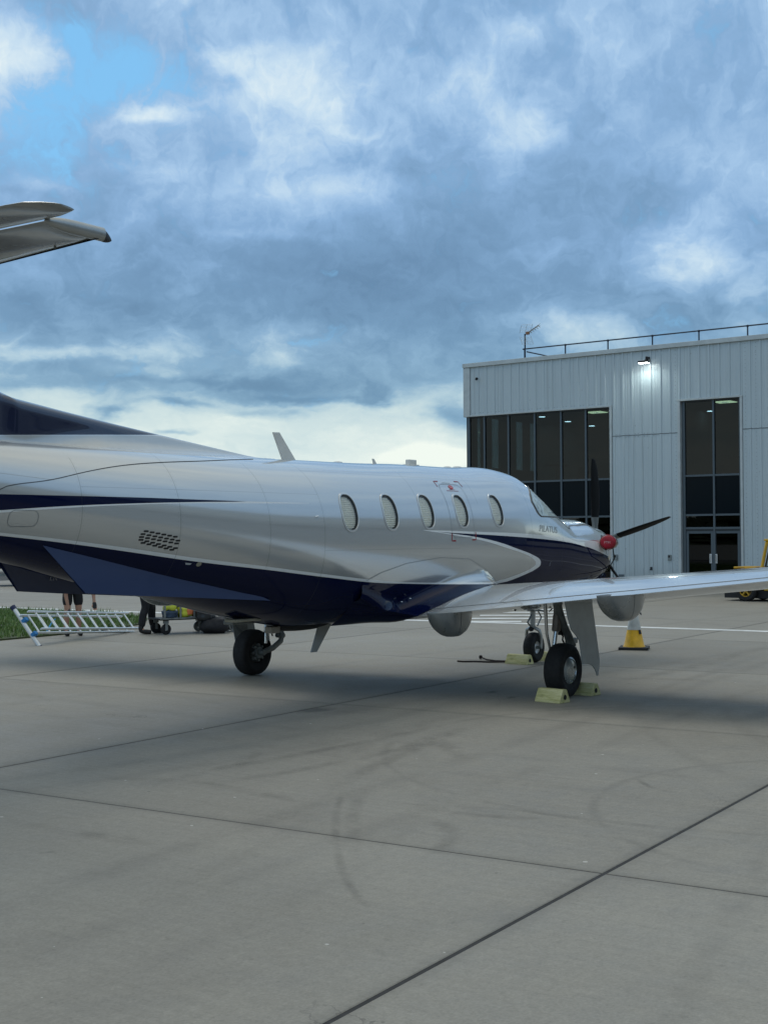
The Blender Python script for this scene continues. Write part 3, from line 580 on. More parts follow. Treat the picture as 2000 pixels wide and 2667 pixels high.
def wing_z(s, y):
    sle, ste, c, zte, inc, th = wing_at(y); x = min(1, max(0, 1-(s-ste)/c)); return wing_pt(y, x, True)[2]
for side in (1, -1):
    g = []
    for s in np.linspace(-1.70, 1.34, 62):
        za = float(np.interp(s, [a for a, _ in CZ], [b for _, b in CZ])); ya = fy(s, za)+.001
        if s >= -.84:
            yb = float(np.interp(s, [-.84,-.5,.2,.8,1.34], [.90,1.0,1.06,.98,.78])); zbb = wing_z(s, yb)+.002
            if s > 1.2: zbb = min(zbb, za-.02)
        else:
            k = (s+1.70)/.86; zbb = 1.10-.195*k; yb = (fy(s, zbb)+.002)*(1-k**1.3)+.90*k**1.3
        yw = fy(s, max(zbb+.1, 1.0)); r_ = []
        for j in range(17):
            u = j/16; p2 = Vector((yb, zbb)); zk = zbb+.15
            if za > zk+.05:        # hug the skin, then sweep out to the wing
                if u <= .5: z_ = za+(zk-za)*u/.5; q = Vector((fy(s, z_)+.003+.018*(u/.5)**2, z_))
                else: v = (u-.5)/.5; pk = Vector((fy(s, zk)+.021, zk)); c1 = Vector((pk.x+.012, zbb+.015)); q = pk*(1-v)**2+c1*2*v*(1-v)+p2*v*v
            else: c1 = Vector((ya+.004, zbb+(za-zbb)*.10)); q = Vector((ya, za))*(1-u)**2+c1*2*u*(1-u)+p2*u*u
            # keep the blend outside the skin
            q.x = max(q.x, fy(s, q.y)+.0015*(1 if j else 0)); r_.append(tuple(P(s, side*q.x, q.y)))
        zlow = sec(s)[1]
        for j in range(1, 7):
            u = j/6; q = Vector((yb, zbb)).lerp(Vector((.28, zlow-.006)), u); q.y -= .03*math.sin(u*math.pi); q.x = max(q.x, fy(s, q.y)+.001) if q.y > zlow+.01 else q.x; r_.append(tuple(P(s, side*q.x, q.y)))
        g.append(r_)
    MB().grid(g).build('wing_root_fairing', M_LIV, plane, smooth=True, angle=50)
# ---- wings, flaps, flap fairings
XU = [0,.003,.01,.022,.04,.07,.11,.17,.25,.34,.44,.54,.64,.74,.82,.88,.905]; XL = [.715,.62,.52,.42,.32,.22,.14,.08,.045,.02,.008]
M_WUND = mat('wing_underside_paint', (.30,.31,.31), .3, .35, .5, noise=(2,.1))
def wing(side):
    ys = list(np.linspace(.45, 7.9, 44))+[8.0,8.08,8.14]; g = []
    for y in ys:
        k = 1 if y <= 7.9 else math.sqrt(max(0., 1-((y-7.9)/.245)**2))
        zm = wing_pt(y, .45, True)[2]*.5+wing_pt(y, .45, False)[2]*.5; r_ = []
        for x in XU: a = wing_pt(y, x, True); r_.append((a[0]-(1-k)*.25*(1 if x < .4 else 0), a[1], zm+(a[2]-zm)*k))
        a = wing_pt(y, .90, True); r_.append((a[0], a[1], zm+(a[2]-.012-zm)*k))
        a = wing_pt(y, .80, True); b = wing_pt(y, .80, False); r_.append((a[0], a[1], zm+(a[2]-.03-zm)*k))
        a = wing_pt(y, .72, True); r_.append((a[0], a[1], zm+(a[2]-.05-zm)*k))
        for x in XL: a = wing_pt(y, x, False); r_.append((a[0], a[1], zm+(a[2]-zm)*k))
        g.append([tuple(P(q[0], side*q[1], q[2])) for q in r_])
    mb = MB().grid(g, closed=True); mb.f.append(tuple(range(len(g[0])))); n0 = (len(ys)-1)*len(g[0]); mb.f.append(tuple(n0+i for i in range(len(g[0]))))
    wo = mb.build('wing', M_SIL, plane, smooth=True, angle=30)
    def te_part(name, y0, y1, drop=0.):
        g = []
        for y in np.linspace(y0, y1, 24):
            r_ = []; c = wing_at(y)[2]
            for x in (.775,.80,.84,.88,.92,.96,.985,1.): a = wing_pt(y, x, True); e = .045*max(0,(.90-x))/.13; r_.append((a[0], a[1], a[2]-.004-e-drop*x))
            for x in (1.,.96,.9,.84,.78,.74,.73): a = wing_pt(y, x, False); r_.append((a[0], a[1], a[2]-.003-drop*x-(.006 if x == 1. else 0)))
            g.append([tuple(P(q[0], side*q[1], q[2])) for q in r_])
        m_ = MB().grid(g, closed=True); L = len(g[0]); m_.f.append(tuple(range(L))); m_.f.append(tuple(23*L+i for i in range(L)))
        return m_.build(name, M_SIL, wo, smooth=True, angle=30)
    te_part('flap', .93, 5.55); te_part('aileron', 5.57, 7.75)
    boot = MB().grid([[tuple(P(*(lambda a: (a[0]+.002, side*a[1], a[2]+(.0025 if up_ else -.0025)))(wing_pt(y, x, up_)))) for x, up_ in ((.045,True),(.03,True),(.015,True),(.005,True),(0,True),(.005,False),(.02,False),(.05,False))] for y in np.linspace(1.5, 7.85, 30)])
    boot.build('de_icing_boot', M_BLK, wo, smooth=True)
    def pod(yc, s0, s1, zb, hw):
        """canoe-shaped flap-track fairing hanging under the trailing edge, seam between fixed and moving halves"""
        for name, a0, a1, cut in (('flap_track_fairing', 0., .52, 0), ('flap_track_fairing_front', .532, 1., 1)):
            g = []
            for i in range(15):
                u = a0+(a1-a0)*i/14; s = s0+(s1-s0)*u
                dpt = float(pchip(np.array([-.02,.03,.10,.22,.40,.58,.75,.90,1.02]), np.array([0,.22,.48,.76,.96,.99,.86,.52,.02]), np.array([u]))[0])
                wd = hw*float(pchip(np.array([-.02,.03,.10,.22,.45,.7,.9,1.02]), np.array([.05,.5,.78,.95,1,.88,.5,.03]), np.array([u]))[0])
                ztop = max(wing_pt(yc, min(.999, max(0.05, 1-(s-wing_at(yc)[1])/wing_at(yc)[2])), False)[2], wing_at(yc)[3]-.03)+.01
                zl = ztop-(ztop-zb)*max(dpt, .03); r_ = []
                for k in range(13):
                    a = math.pi*k/12; r_.append(tuple(P(s, side*(yc+wd*math.copysign(abs(math.cos(a))**.75, math.cos(a))), ztop-(ztop-zl)*abs(math.sin(a))**.8)))
                g.append(r_)
            m_ = MB().grid(g); m_.f.append(tuple(range(13))); m_.f.append(tuple(14*13+i for i in range(13))); m_.build(name, M_PODS, wo, smooth=True, angle=50)
    pod(1.23, -1.12, -.25, .672, .12); pod(3.27, -1.12, -.08, .905, .125); pod(5.2, -.95, -.05, 1.16, .11)
    return wo
M_PODS = mat('fairing_grey_paint', (.21,.225,.225), .28, .2, .7, noise=(3,.1))
wing(1); wing(-1)
# ---- fin with dorsal fillet
def ztop(s): return float(np.interp(s, [-8.3,-6.92,-6.55,-6.2,-6.02,-5.82,-5.24,-4.65,-4.03,-3.31,-2.57,-2.3], [3.9,3.9,3.50,3.22,3.07,3.012,2.938,2.868,2.80,2.722,2.642,2.60]))
JS = [-8.3,-7.2,-6.293,-5.645,-4.863,-3.963,-2.805,-2.3]; JY = [.10,.26,.406,.45,.425,.381,.196,.03]
g = []
JSa, JYa = np.array(JS), np.array(JY)
for s in np.concatenate([np.linspace(-8.3,-6,34), np.linspace(-5.96,-2.32,60)]):
    yb = float(pchip(JSa, JYa, np.array([s]))[0]); yb = min(yb, sec(s)[2]*.93); zt_, zb_, w_, zc, nu, nl = sec(s)
    c_ = (yb/w_)**(nu/2); zb2 = zc+(zt_-zc)*max(0, 1-c_*c_)**(1/nu); zt2 = max(ztop(s), zt_+.006)
    h = float(np.interp(s, [-8.3,-7.8,-7,-6.2,-5,-3.4,-2.3], [.012,.055,.095,.105,.075,.04,.015])); r_ = []
    for j in range(25):
        u = j/24; z = zb2+(zt2-zb2)*u; cur = min(1., (z-zb2)/max(.05, min(.42, (zt2-zb2)*.95)))
        hh = h*(1-.35*u) if s < -5.9 else h
        y = (yb-hh)*(1-cur)**2.6+hh*math.sqrt(max(0, 1-(max(0, (z-(zt2-min(.10,(zt2-zb2)*.5)))/min(.10,(zt2-zb2)*.5)))**2)) 
        r_.append((y, z))
    full = [tuple(P(s, y+.002, z)) for y, z in r_]+[tuple(P(s, -y-.002, z)) for y, z in r_[::-1]]
    g.append(full)
fin = MB().grid(g); fin.f.append(tuple(range(50))); fin.build('fin', M_FIN, plane, smooth=True, angle=50)
MB().tube([P(s, float(pchip(np.array(JS), np.array(JY), np.array([s]))[0])+.002, (lambda q: q[3]+(q[0]-q[3])*max(0, 1-(float(pchip(np.array(JS), np.array(JY), np.array([s]))[0])/q[2])**q[4])**(1/q[4]))(sec(s))+.001) for s in np.linspace(-6.6,-2.9,50)], .0035, 5).build('fin_joint_seal', M_DARKLINE, plane)
# ---- tailplane
def slab_foil(poly_le, poly_te, ths, name, m, parent, zle=3.83, zte=3.86):
    """poly_le/te: lists of (s,y); loft of lens sections"""
    g = []
    for (a, b, th) in zip(poly_le, poly_te, ths):
        r_ = []
        for k in range(20):
            an = 2*math.pi*k/20; x = (1-math.cos(an))/2; zc_ = a[2]+(b[2]-a[2])*x; tt = th*math.sin(an)*(1.35-.7*x)*.5*(1 if x < .5 else 1)
            r_.append(tuple(P(a[0]+(b[0]-a[0])*x, a[1]+(b[1]-a[1])*x, zc_+tt)))
        g.append(r_)
    m_ = MB().grid(g, closed=True); L = 20; m_.f.append(tuple(range(L))); m_.f.append(tuple((len(g)-1)*L+i for i in range(L)))
    return m_.build(name, m, parent, smooth=True, angle=40)
M_TUND = mat('tailplane_paint', (.34,.35,.34), .25, .45, .6, noise=(3,.14))
for sd_ in (1, -1):
    ys = [0,.5,1.25,2.0,2.30,2.44,2.49]
    tp = slab_foil([(-6.83-.13*y, sd_*y, 3.83) for y in ys], [(-7.55, sd_*y, 3.87) for y in ys], [.10,.10,.09,.075,.07,.055,.02], 'tailplane', M_TUND, plane)
    # bulged tip with dark cone
    tb = MB(); rr = []
    for k in range(15):
        u = k/14; s = -7.12-.50*u; rad = .046*(1-max(0,(u-.45)/.55)**2)**.5+.003; rr.append([tuple(P(s, sd_*(2.475+.8*rad*math.cos(a)), 3.85+rad*math.sin(a))) for a in np.linspace(0, 6.283, 17)[:-1]])
    tb.grid(rr, closed=True); tb.f.append(tuple(range(16))); tb.f.append(tuple(14*16+i for i in range(16))); tb.build('tailplane_tip', M_TUND, tp, smooth=True)
    tc_ = MB(); rr = []
    for k in range(7):
        u = k/6; rad = .044*math.sin(u*math.pi/2)**.8+.002; rr.append([tuple(P(-6.985-.15*u, sd_*(2.475+.75*rad*math.cos(a)-.05*(1-u)), 3.838+.012*u+rad*math.sin(a))) for a in np.linspace(0, 6.283, 17)[:-1]])
    tc_.grid(rr, closed=True).build('tip_cone', M_BLK, tp, smooth=True)
    bt = MB().grid([[tuple(P(-6.83-.13*y-x, sd_*y, 3.83+zo)) for x, zo in ((.05,.034),(.012,.018),(-.006,0),(.012,-.018),(.05,-.034))] for y in np.linspace(.15,2.5,12)]); bt.build('tail_de_icing_boot', M_BLK, tp, smooth=True)
    ys = [.1,.8,1.6,2.2,2.45,2.60,2.69,2.74,2.76]
    slab_foil([(-7.585-(.0 if y < 2.6 else (y-2.6)*.25), sd_*y, 3.875) for y in ys], [(-7.92+(.0 if y < 2.5 else .30*((y-2.5)/.32)**2.6), sd_*y, 3.89) for y in ys], [.060,.060,.058,.056,.053,.05,.043,.03,.012], 'elevator', M_TUND, tp)
    MB().box(P(-7.2, sd_*2.1, 3.80), (.02,.004,.02)).build('static_wick', M_GREY, tp)
# ---- ventral strakes
for sd_ in (1, -1):
    root = [(-5.808,.353,1.743),(-5.234,.406,1.624),(-4.487,.462,1.473),(-3.868,.497,1.349),(-3.126,.52,1.204)]
    bot_ = [(-5.40,.415,1.325),(-4.9,.42,1.288),(-4.3,.42,1.25),(-3.7,.42,1.21),(-3.02,.42,1.165)]
    c3 = np.linalg.solve(np.array([[1,-5.808,1.743],[1,-3.126,1.204],[1,-5.40,1.325]]), np.array([.353,.52,.43]))
    yy_ = lambda a, o_: sd_*(c3[0]+c3[1]*a[0]+c3[2]*a[2]+o_)
    g = [[tuple(P(a[0], yy_(a, .016), a[2])) for a in root], [tuple(P(a[0], yy_(a, .016), a[2])) for a in bot_], [tuple(P(a[0], yy_(a, -.006), a[2])) for a in bot_], [tuple(P(a[0]+.03, yy_(a, -.02), a[2])) for a in root]]
    MB().grid(g).build('ventral_strake', mat('strake_navy', (.010,.027,.10), .35, 0, .5), plane)
lettering('strake_lettering', 'I.R', .085, frame(Vector((1,0,0)), Vector((0,0,1)), Vector((0,-1,0)), P(-5.03,-.385,1.44)), mat('pale_lettering', (.45,.47,.5), .5), plane, shear=.2)
# ---- aerials and roof fittings
def blade(name, pts, y=0., th=.02, m=M_WHITE, lean=0.):
    mb = MB(); mb.prism([(a, b) for a, b in pts], th, frame(Vector((1,0,0)), Vector((0,0,1)), Vector((0,-1,0)), P(0, y, 0))); return mb.build(name, m, plane, bevel=.005)
blade('blade_aerial', [(-2.32,2.935),(-2.21,2.94),(-1.92,2.64),(-2.15,2.63)])
blade('small_aerial', [(-.47,2.735),(-.43,2.735),(-.36,2.66),(-.44,2.66)], th=.012)
blade('belly_aerial', [(-1.52,.84),(-1.28,.83),(-1.56,.52),(-1.67,.52)], th=.018, m=mat('belly_aerial_grey', (.36,.37,.35), .4, noise=(6,.1)))
for nm, s0, s1, h in (('roof_dome', -1.22,-1.08,.022), ('roof_vent', 1.15,1.28,.02), ('roof_cap', 1.38,1.54,.018)):
    MB().lathe([(.5,0),(.46,.5),(.3,.85),(0.01,1)], 20, Matrix.Translation(P((s0+s1)/2, 0, sec((s0+s1)/2)[0]-.004)) @ Matrix.Diagonal(((s1-s0),.10,h,1))).build(nm, M_WHITE, plane, smooth=True)
MB().box(P(.37, 0, 2.72), (.17,.06,.08)).build('roof_sensor', M_WHITE, plane, bevel=.01)
MB().box(P(.37, 0, 2.69), (.24,.09,.02)).build('roof_sensor_base', M_WHITE, plane, bevel=.004)
# ---- grille, panels and markings
slots = MB()
rng = [( -4.845,1.862,6),(-4.875,1.836,7),(-4.885,1.81,7),(-4.885,1.785,7),(-4.855,1.758,6)]
for ri, (s0, z0, n_) in enumerate(rng):
    for k in range(n_):
        a = s0+.066*k+.0; z = z0-.010*k-(.003*k if ri > 2 else 0); L_ = .027; hh = .0085
        ring = []
        for q in range(14):
            an = 2*math.pi*q/14; ring.append(tuple(fus_pt(a+.03+math.copysign(max(0, L_-hh), math.cos(an))+hh*math.cos(an), z+hh*math.sin(an), .0022)))
        slots.add(ring, [tuple(range(14))])
        slots.add(ring+[tuple(fus_pt(a+.03+math.copysign(max(0, L_-hh), math.cos(2*math.pi*q/14))+hh*math.cos(2*math.pi*q/14), z+hh*math.sin(2*math.pi*q/14), -.004)) for q in range(14)], [(q, (q+1) % 14, 14+(q+1) % 14, 14+q) for q in range(14)])
slots.build('vent_grille', M_BLK, plane)
def decal_line(pts, wd, name, m, off=.0025):
    """flat strip painted along a (s,z) path on the right side"""
    q = []
    for a, b in zip(pts[:-1], pts[1:]):
        n = max(1, int(math.hypot(b[0]-a[0], b[1]-a[1])/.04)); q += [(a[0]+(b[0]-a[0])*i/n, a[1]+(b[1]-a[1])*i/n) for i in range(n)]
    q.append(pts[-1]); rows_ = []
    for i, p in enumerate(q):
        a = q[max(0, i-1)]; b = q[min(len(q)-1, i+1)]; d = Vector((b[0]-a[0], b[1]-a[1])).normalized(); n = Vector((-d.y, d.x))*wd/2
        rows_.append([tuple(fus_pt(p[0]+n.x, p[1]+n.y, off)), tuple(fus_pt(p[0]-n.x, p[1]-n.y, off))])
    return MB().grid(rows_).build(name, m, plane)
decal_line([(-.002,1.838),(-.002,1.752),(.088,1.752)], .017, 'exit_corner_mark', M_RED)
decal_line([(.545,1.856),(.545,1.762),(.462,1.762)], .017, 'exit_corner_mark', M_RED)
decal_line([(.065,2.462),(-.026,2.462),(-.022,2.396)], .012, 'exit_corner_mark', M_RED, .003)
decal_line([(.452,2.474),(.550,2.474),(.556,2.408)], .012, 'exit_corner_mark', M_RED, .003)
def rrect(s0, s1, z0, z1, r):
    pts = []
    for cx_, cz_, a0 in ((s1-r, z1-r, 0), (s0+r, z1-r, 90), (s0+r, z0+r, 180), (s1-r, z0+r, 270)):
        pts += [(cx_+r*math.cos(R(a0+a)), cz_+r*math.sin(R(a0+a))) for a in range(0, 91, 15)]
    return pts+[pts[0]]
decal_line(rrect(.0,.52,1.79,2.432,.09), .004, 'exit_door_joint', M_GREYMARK)
decal_line(rrect(-6.19,-5.92,1.90,2.035,.055), .004, 'access_panel_joint', M_GREYMARK)
decal_line([(-1.647,1.326),(-1.414,1.408),(-.939,1.503),(-.237,1.558),(.431,1.530),(.867,1.391),(1.2,1.24)], .004, 'fairing_joint', M_GREYMARK, .004)
def decal_poly(name, m, fn_pts, off=.003): return MB().add([tuple(fus_pt(a, b, off)) for a, b in fn_pts], [tuple(range(len(fn_pts)))]).build(name, m, plane)
decal_poly('exit_placard', mat('placard_red', (.55,.03,.04), .5), [(.27+.05*math.cos(a), 2.397+.024*math.sin(a)) for a in np.linspace(0, 6.28, 17)[:-1]])
decal_line([(.235,2.401),(.30,2.394)], .006, 'exit_placard_print', mat('placard_white', (.75,.7,.7), .5), .0045)
decal_line([(.13,2.352),(.40,2.352)], .005, 'exit_placard_print', M_RED); decal_line([(.20,2.368),(.33,2.368)], .004, 'exit_placard_print', M_RED); decal_line([(.14,2.449),(.32,2.449)], .004, 'exit_placard_print', M_GREYMARK)
vs, fs = text_mesh('PILATUS', .125, .3, .0)
MB().add([tuple(fus_pt(2.535+v[0]*1.35, 1.893-(v[0])*.05+v[1], .003)) for v in vs], fs).build('maker_lettering', mat('pale_grey_lettering', (.40,.41,.40), .35, .3), plane)
decal_poly('static_port', mat('static_port_tan', (.30,.28,.22), .4), [(-4.136+.03*math.cos(a), 1.555+.022*math.sin(a)) for a in np.linspace(0, 6.28, 15)[:-1]])
decal_poly('static_placard', mat('pale_lettering', (.45,.47,.5), .5), [(-4.30,1.572),(-4.22,1.565),(-4.235,1.55),(-4.285,1.553)])
vs, fs = text_mesh('6', .10, .2, 0.)
MB().add([tuple(fus_pt(2.62+v[0], 1.43+v[1], .003)) for v in vs], fs).build('cowl_number', mat('dim_grey_lettering', (.16,.17,.2), .5), plane)
# position lamps on the lower skin
for a, b in ((-2.562,2.014),): MB().tube([fus_pt(a-.03, b-.004, .004), fus_pt(a+.02, b+.004, .008)], .007, 8).build('skin_lamp', mat('lamp_lens', (.85,.87,.88), .1, .2, 1.), plane, smooth=True)
for a, b in ((-.86,1.10),(-.72,1.13)): MB().lathe([(.014,0),(.012,.006),(0,.009)], 12, Matrix.Translation(fus_pt(a, b, .06))).build('skin_lamp', mat('lamp_lens'), plane, smooth=True)
# ---- propeller: five blades, feathered
HS, HZ = 5.55, 1.677
prop = empty('propeller', P(HS, 0, HZ)); prop.parent = plane
sp = MB().lathe([(.215,-.12),(.215,-.02),(.20,.10),(.165,.24),(.11,.36),(.05,.43),(.001,.455)], 28, Matrix.Rotation(R(90), 4, 'Y')); sp.build('spinner', M_CHR, prop, smooth=True)
M_BLADE = mat('blade_composite', (.006,.007,.008), .6, 0, 0, spec=.15); M_BGREY = mat('blade_root_grey', (.16,.175,.175), .35, .4)
for k in range(5):
    ang = R(90-72*k); g = []
    for rr_, ch, tw, sw, tk in ((.20,.085,62,0,.07),(.30,.10,64,0,.055),(.42,.15,68,.0,.04),(.6,.19,72,.01,.03),(.8,.205,75,.01,.024),(1.0,.195,78,-.0,.018),(1.15,.17,80,-.015,.014),(1.26,.13,81,-.035,.010),(1.32,.08,82,-.055,.006),(1.335,.02,82,-.07,.002)):
        r_ = []
        for q in range(16):
            an = 2*math.pi*q/16; cx_ = ch/2*math.cos(an); tx = tk*math.sin(an)*.5*(1.1-.5*math.cos(an))
            ct, stt = math.cos(R(180-tw)), math.sin(R(180-tw)); a_ = cx_*stt-tx*ct+sw; b__ = cx_*ct+tx*stt       # along the shaft, across
            r_.append((a_, -(rr_*math.cos(ang)-b__*math.sin(ang)), rr_*math.sin(ang)+b__*math.cos(ang)))
        g.append(r_)
    bl = MB().grid(g, closed=True); bl.f.append(tuple(9*16+i for i in range(16))); bo = bl.build('propeller_blade', M_BLADE, prop, smooth=True)
    MB().grid([[tuple(Vector(p)*1.0+(Vector(p)-Vector(g[i][0])*.5-Vector(g[i][8])*.5)*.06) for p in g[i]] for i in (0,1,2)], closed=True).build('blade_root_cuff', M_BGREY, prop, smooth=True)
    if k == 2:
        c0 = Vector((0, -(.52*math.cos(ang)), .52*math.sin(ang))); rd = Vector((0, -math.cos(ang), math.sin(ang))); sdv = Vector((1,0,0)); nn = rd.cross(sdv).normalized()
        for sg in (1,-1):
            MB().prism([(-.035,-.03),(.035,-.03),(0,.045)], .002, frame(sdv, rd, nn, c0+nn*.014*sg)).build('blade_emblem', mat('emblem_white', (.75,.76,.76), .4), prop)
# ---- exhaust stubs
for sd_ in (1,-1):
    st = MB().tube([P(4.95, sd_*.40, 1.70), P(4.93, sd_*.50, 1.70), P(4.84, sd_*.60, 1.705), P(4.68, sd_*.655, 1.71), P(4.60, sd_*.665, 1.71)], [.11,.11,.105,.10,.098], 18, flat=.9); st.build('exhaust_stub', mat('exhaust_steel', (.17,.13,.10), .35, .8, noise=(9,.3)), plane, smooth=True)
    MB().add([tuple(fus_pt(4.88+.13*math.cos(a), 1.70+.115*math.sin(a), .004, sd_)) for a in np.linspace(0, 6.28, 21)[:-1]], [tuple(range(20))]).build('exhaust_recess', mat('cutout_dark', (.025,.02,.018), .7, noise=(9,.3)), plane)  # flat patch: the cut-out's shade round the stub is put in as dark colour
    MB().add([tuple(fus_pt(a, b, .006, sd_)) for a, b in ((5.02,1.60),(5.20,1.60),(5.26,1.50),(5.16,1.42),(5.02,1.47))], [tuple(range(5))]).build('cooler_lip', mat('lip_white', (.62,.63,.62), .3, 0, .5), plane)
# ---- landing gear
def wheel(name, parent, x, y, r, wd, hub, outer=1, plate=True):
    o = empty(name, P(x, y, r)); o.parent = parent; ax = Matrix.Rotation(R(90), 4, 'X')
    hw = wd/2; prof = [(hub*1.02,-hw*.62),(hub*1.12,-hw*.80),(r*.72,-hw*.96),(r*.86,-hw),(r*.955,-hw*.82),(r*.992,-hw*.5),(r,-hw*.15),(r,hw*.15),(r*.992,hw*.5),(r*.955,hw*.82),(r*.86,hw),(r*.72,hw*.96),(hub*1.12,hw*.80),(hub*1.02,hw*.62)]
    ty = MB().lathe(prof, 44, ax)
    ty.v = [(a, b, max(c, -r+.012)) for a, b, c in ty.v]; ty.build('tyre', M_RUB, o, smooth=True)
    MB().lathe([(hub*1.03,-hw*.62),(hub*.98,-hw*.45),(hub*.8,-hw*.3),(hub*.35,-hw*.35),(.02,-hw*.4)], 32, ax).build('wheel_rim', M_CHR if not plate else M_GREY, o, smooth=True, angle=30)
    MB().lathe([(hub*1.03,hw*.62),(hub*.98,hw*.45),(hub*.8,hw*.3),(hub*.35,hw*.35),(.02,hw*.4)], 32, ax).build('wheel_rim', M_CHR if not plate else M_GREY, o, smooth=True, angle=30)
    return o
for sd_ in (1, -1):
    gear = empty('main_landing_gear', P(0, sd_*2.265, 0)); gear.parent = plane
    # (third-level objects keep the gear's own coordinates)
    L = lambda s, y, z: Vector((s, -sd_*(y-2.265), z))
    def gb_(mb, name, m, smooth=True, **k): return mb.build(name, m, gear, smooth=smooth, **k)
    W = wheel('wheel', gear, 0, 0, .302, .215, .125)
    for ch in list(bpy.data.objects):
        if ch.parent == W: ch.matrix_parent_inverse = Matrix(); ch.parent = gear; ch.location = (0,0,.302)
    bpy.data.objects.remove(W)
    # domed outer wheel cover with valve hole
    ax = Matrix.Translation((0,0,.302)) @ Matrix.Rotation(R(90*sd_), 4, 'X')
    gb_(MB().lathe([(.150,.078),(.152,.090),(.140,.100),(.128,.104),(.124,.094),(.110,.100),(.05,.106),(.001,.107)], 36, ax), 'wheel_cover', mat('wheel_cover_silver', (.42,.45,.45), .28, .7, noise=(5,.1)), angle=25)
    gb_(MB().lathe([(.018,.1065),(.001,.1085)], 14, Matrix.Translation((0.075,0,.335)) @ Matrix.Rotation(R(90*sd_), 4, 'X')), 'valve_hole', M_BLK)
    # oleo, leading leg, trailing arm
    gb_(MB().tube([L(.16,2.13,1.12), L(.16,2.12,.98), L(.155,2.12,.86)], [.055,.045,.045], 14), 'shock_strut_top', M_GREY)
    gb_(MB().tube([L(.155,2.12,.90), L(.12,2.12,.735), L(.118,2.12,.72)], [.05,.05,.04], 16), 'shock_strut', mat('strut_brown_grey', (.20,.18,.16), .4, .3, noise=(9,.2)))
    gb_(MB().tube([L(.12,2.12,.735), L(.09,2.11,.56), L(.08,2.11,.42)], .026, 12), 'shock_piston', M_CHR)
    gb_(MB().tube([L(.02,2.17,1.10), L(.10,2.17,.96), L(.20,2.17,.80), L(.33,2.17,.65), L(.42,2.16,.55)], [.06,.05,.05,.055,.06], 12, flat=.6), 'gear_leg', M_GREY)
    gb_(MB().tube([L(.40,2.15,.62), L(.44,2.13,.52), L(.40,2.11,.43), L(.22,2.10,.35), L(0,2.10,.302)], [.05,.055,.05,.05,.045], 12, flat=.7), 'trailing_arm', M_GREY)
    gb_(MB().tube([L(0,2.34,.302), L(0,2.06,.302)], .035, 14), 'axle', M_GREY)
    gb_(MB().tube([L(.28,2.12,.78), L(.20,2.12,.72), L(.25,2.14,.66), L(.22,2.15,.62), L(.30,2.17,.50)], .010, 7), 'brake_hose', M_BLK)
    gb_(MB().box(L(.30,2.10,.74), (.10,.06,.14)), 'uplock_bracket', M_BLK, smooth=False, bevel=.01)
    gb_(MB().box(L(.42,2.16,.60), (.13,.10,.06)).tube([L(.34,2.17,.61), L(.50,2.17,.61)], .024, 8).tube([L(.43,2.21,.5), L(.43,2.08,.5)], .034, 10), 'leg_knuckle', M_GREY, smooth=False, bevel=.006)
    # inboard brake disc with drive keys, as seen through the far wheel
    axi = Matrix.Translation((0,0,.302)) @ Matrix.Rotation(R(-90*sd_), 4, 'X')
    bk = MB().lathe([(.075,.09),(.075,.13),(.05,.135),(.001,.135)], 20, axi)
    for k in range(8):
        a = 2*math.pi*k/8; bk.tube([axi @ Vector((.10*math.cos(a), .10*math.sin(a), .08)), axi @ Vector((.10*math.cos(a), .10*math.sin(a), .118))], .017, 8)
    gb_(bk, 'brake_disc', M_GREY, angle=30)
    gb_(MB().tube([L(.0,2.05,1.0), L(.03,2.05,.70), L(.10,2.07,.46)], [.022,.018,.016], 12), 'retraction_strut', M_CHR)
    # leg door
    dp = [(-.45,1.10),(.21,1.08),(.30,.77),(.40,.40),(.385,.30),(.36,.225),(.33,.225),(.29,.29),(.22,.345),(.13,.372),(.03,.38),(-.03,.38),(-.06,.50),(-.11,.65),(-.20,.72),(-.30,.78),(-.38,.92)]
    dm_ = MB().prism(dp, .012, frame(Vector((1,0,0)), Vector((0,0,1)), Vector((0,-1,0)), L(0,2.52,0))); gb_(dm_, 'gear_door', M_DOOR, smooth=False, bevel=.003)
    gb_(MB().prism([(-.30,.98),(.10,.95),(.2,.5),(.0,.6),(-.18,.8)], .02, frame(Vector((1,0,0)), Vector((0,0,1)), Vector((0,-1,0)), L(0,2.505,0))), 'door_stiffener', M_GREY, smooth=False)
    gb_(MB().tube([L(-.2,1.7,1.03), L(-.06,1.9,1.05), L(.05,2.1,1.0)], .012, 7).tube([L(-.12,1.72,.96), L(-.10,1.78,1.02), L(-.02,1.9,1.04)], .014, 7), 'gear_hose', M_BLK)
ng = empty('nose_landing_gear', P(3.52,0,0)); ng.parent = plane
N = lambda s, y, z: Vector((s-3.52, -y, z))
def nb_(mb, name, m, smooth=True, **k): return mb.build(name, m, ng, smooth=smooth, **k)
axn = Matrix.Translation((0,0,.215)) @ Matrix.Rotation(R(90), 4, 'X'); r_, hw, hub = .215, .082, .088
tn = MB().lathe([(hub,-hw*.62),(hub*1.15,-hw*.85),(r_*.8,-hw),(r_*.93,-hw*.8),(r_*.99,-hw*.4),(r_,0),(r_*.99,hw*.4),(r_*.93,hw*.8),(r_*.8,hw),(hub*1.15,hw*.85),(hub,hw*.62)], 40, axn); tn.v = [(a, b, max(c, .002)) for a, b, c in tn.v]; nb_(tn, 'tyre', M_RUB)
for sg in (-1,1): nb_(MB().lathe([(hub*1.04,sg*hw*.66),(hub*.95,sg*hw*.45),(hub*.6,sg*hw*.3),(.03,sg*hw*.5),(.001,sg*hw*.5)], 28, axn), 'wheel_rim', mat('nose_rim_pale', (.62,.63,.62), .3, .4), angle=30)
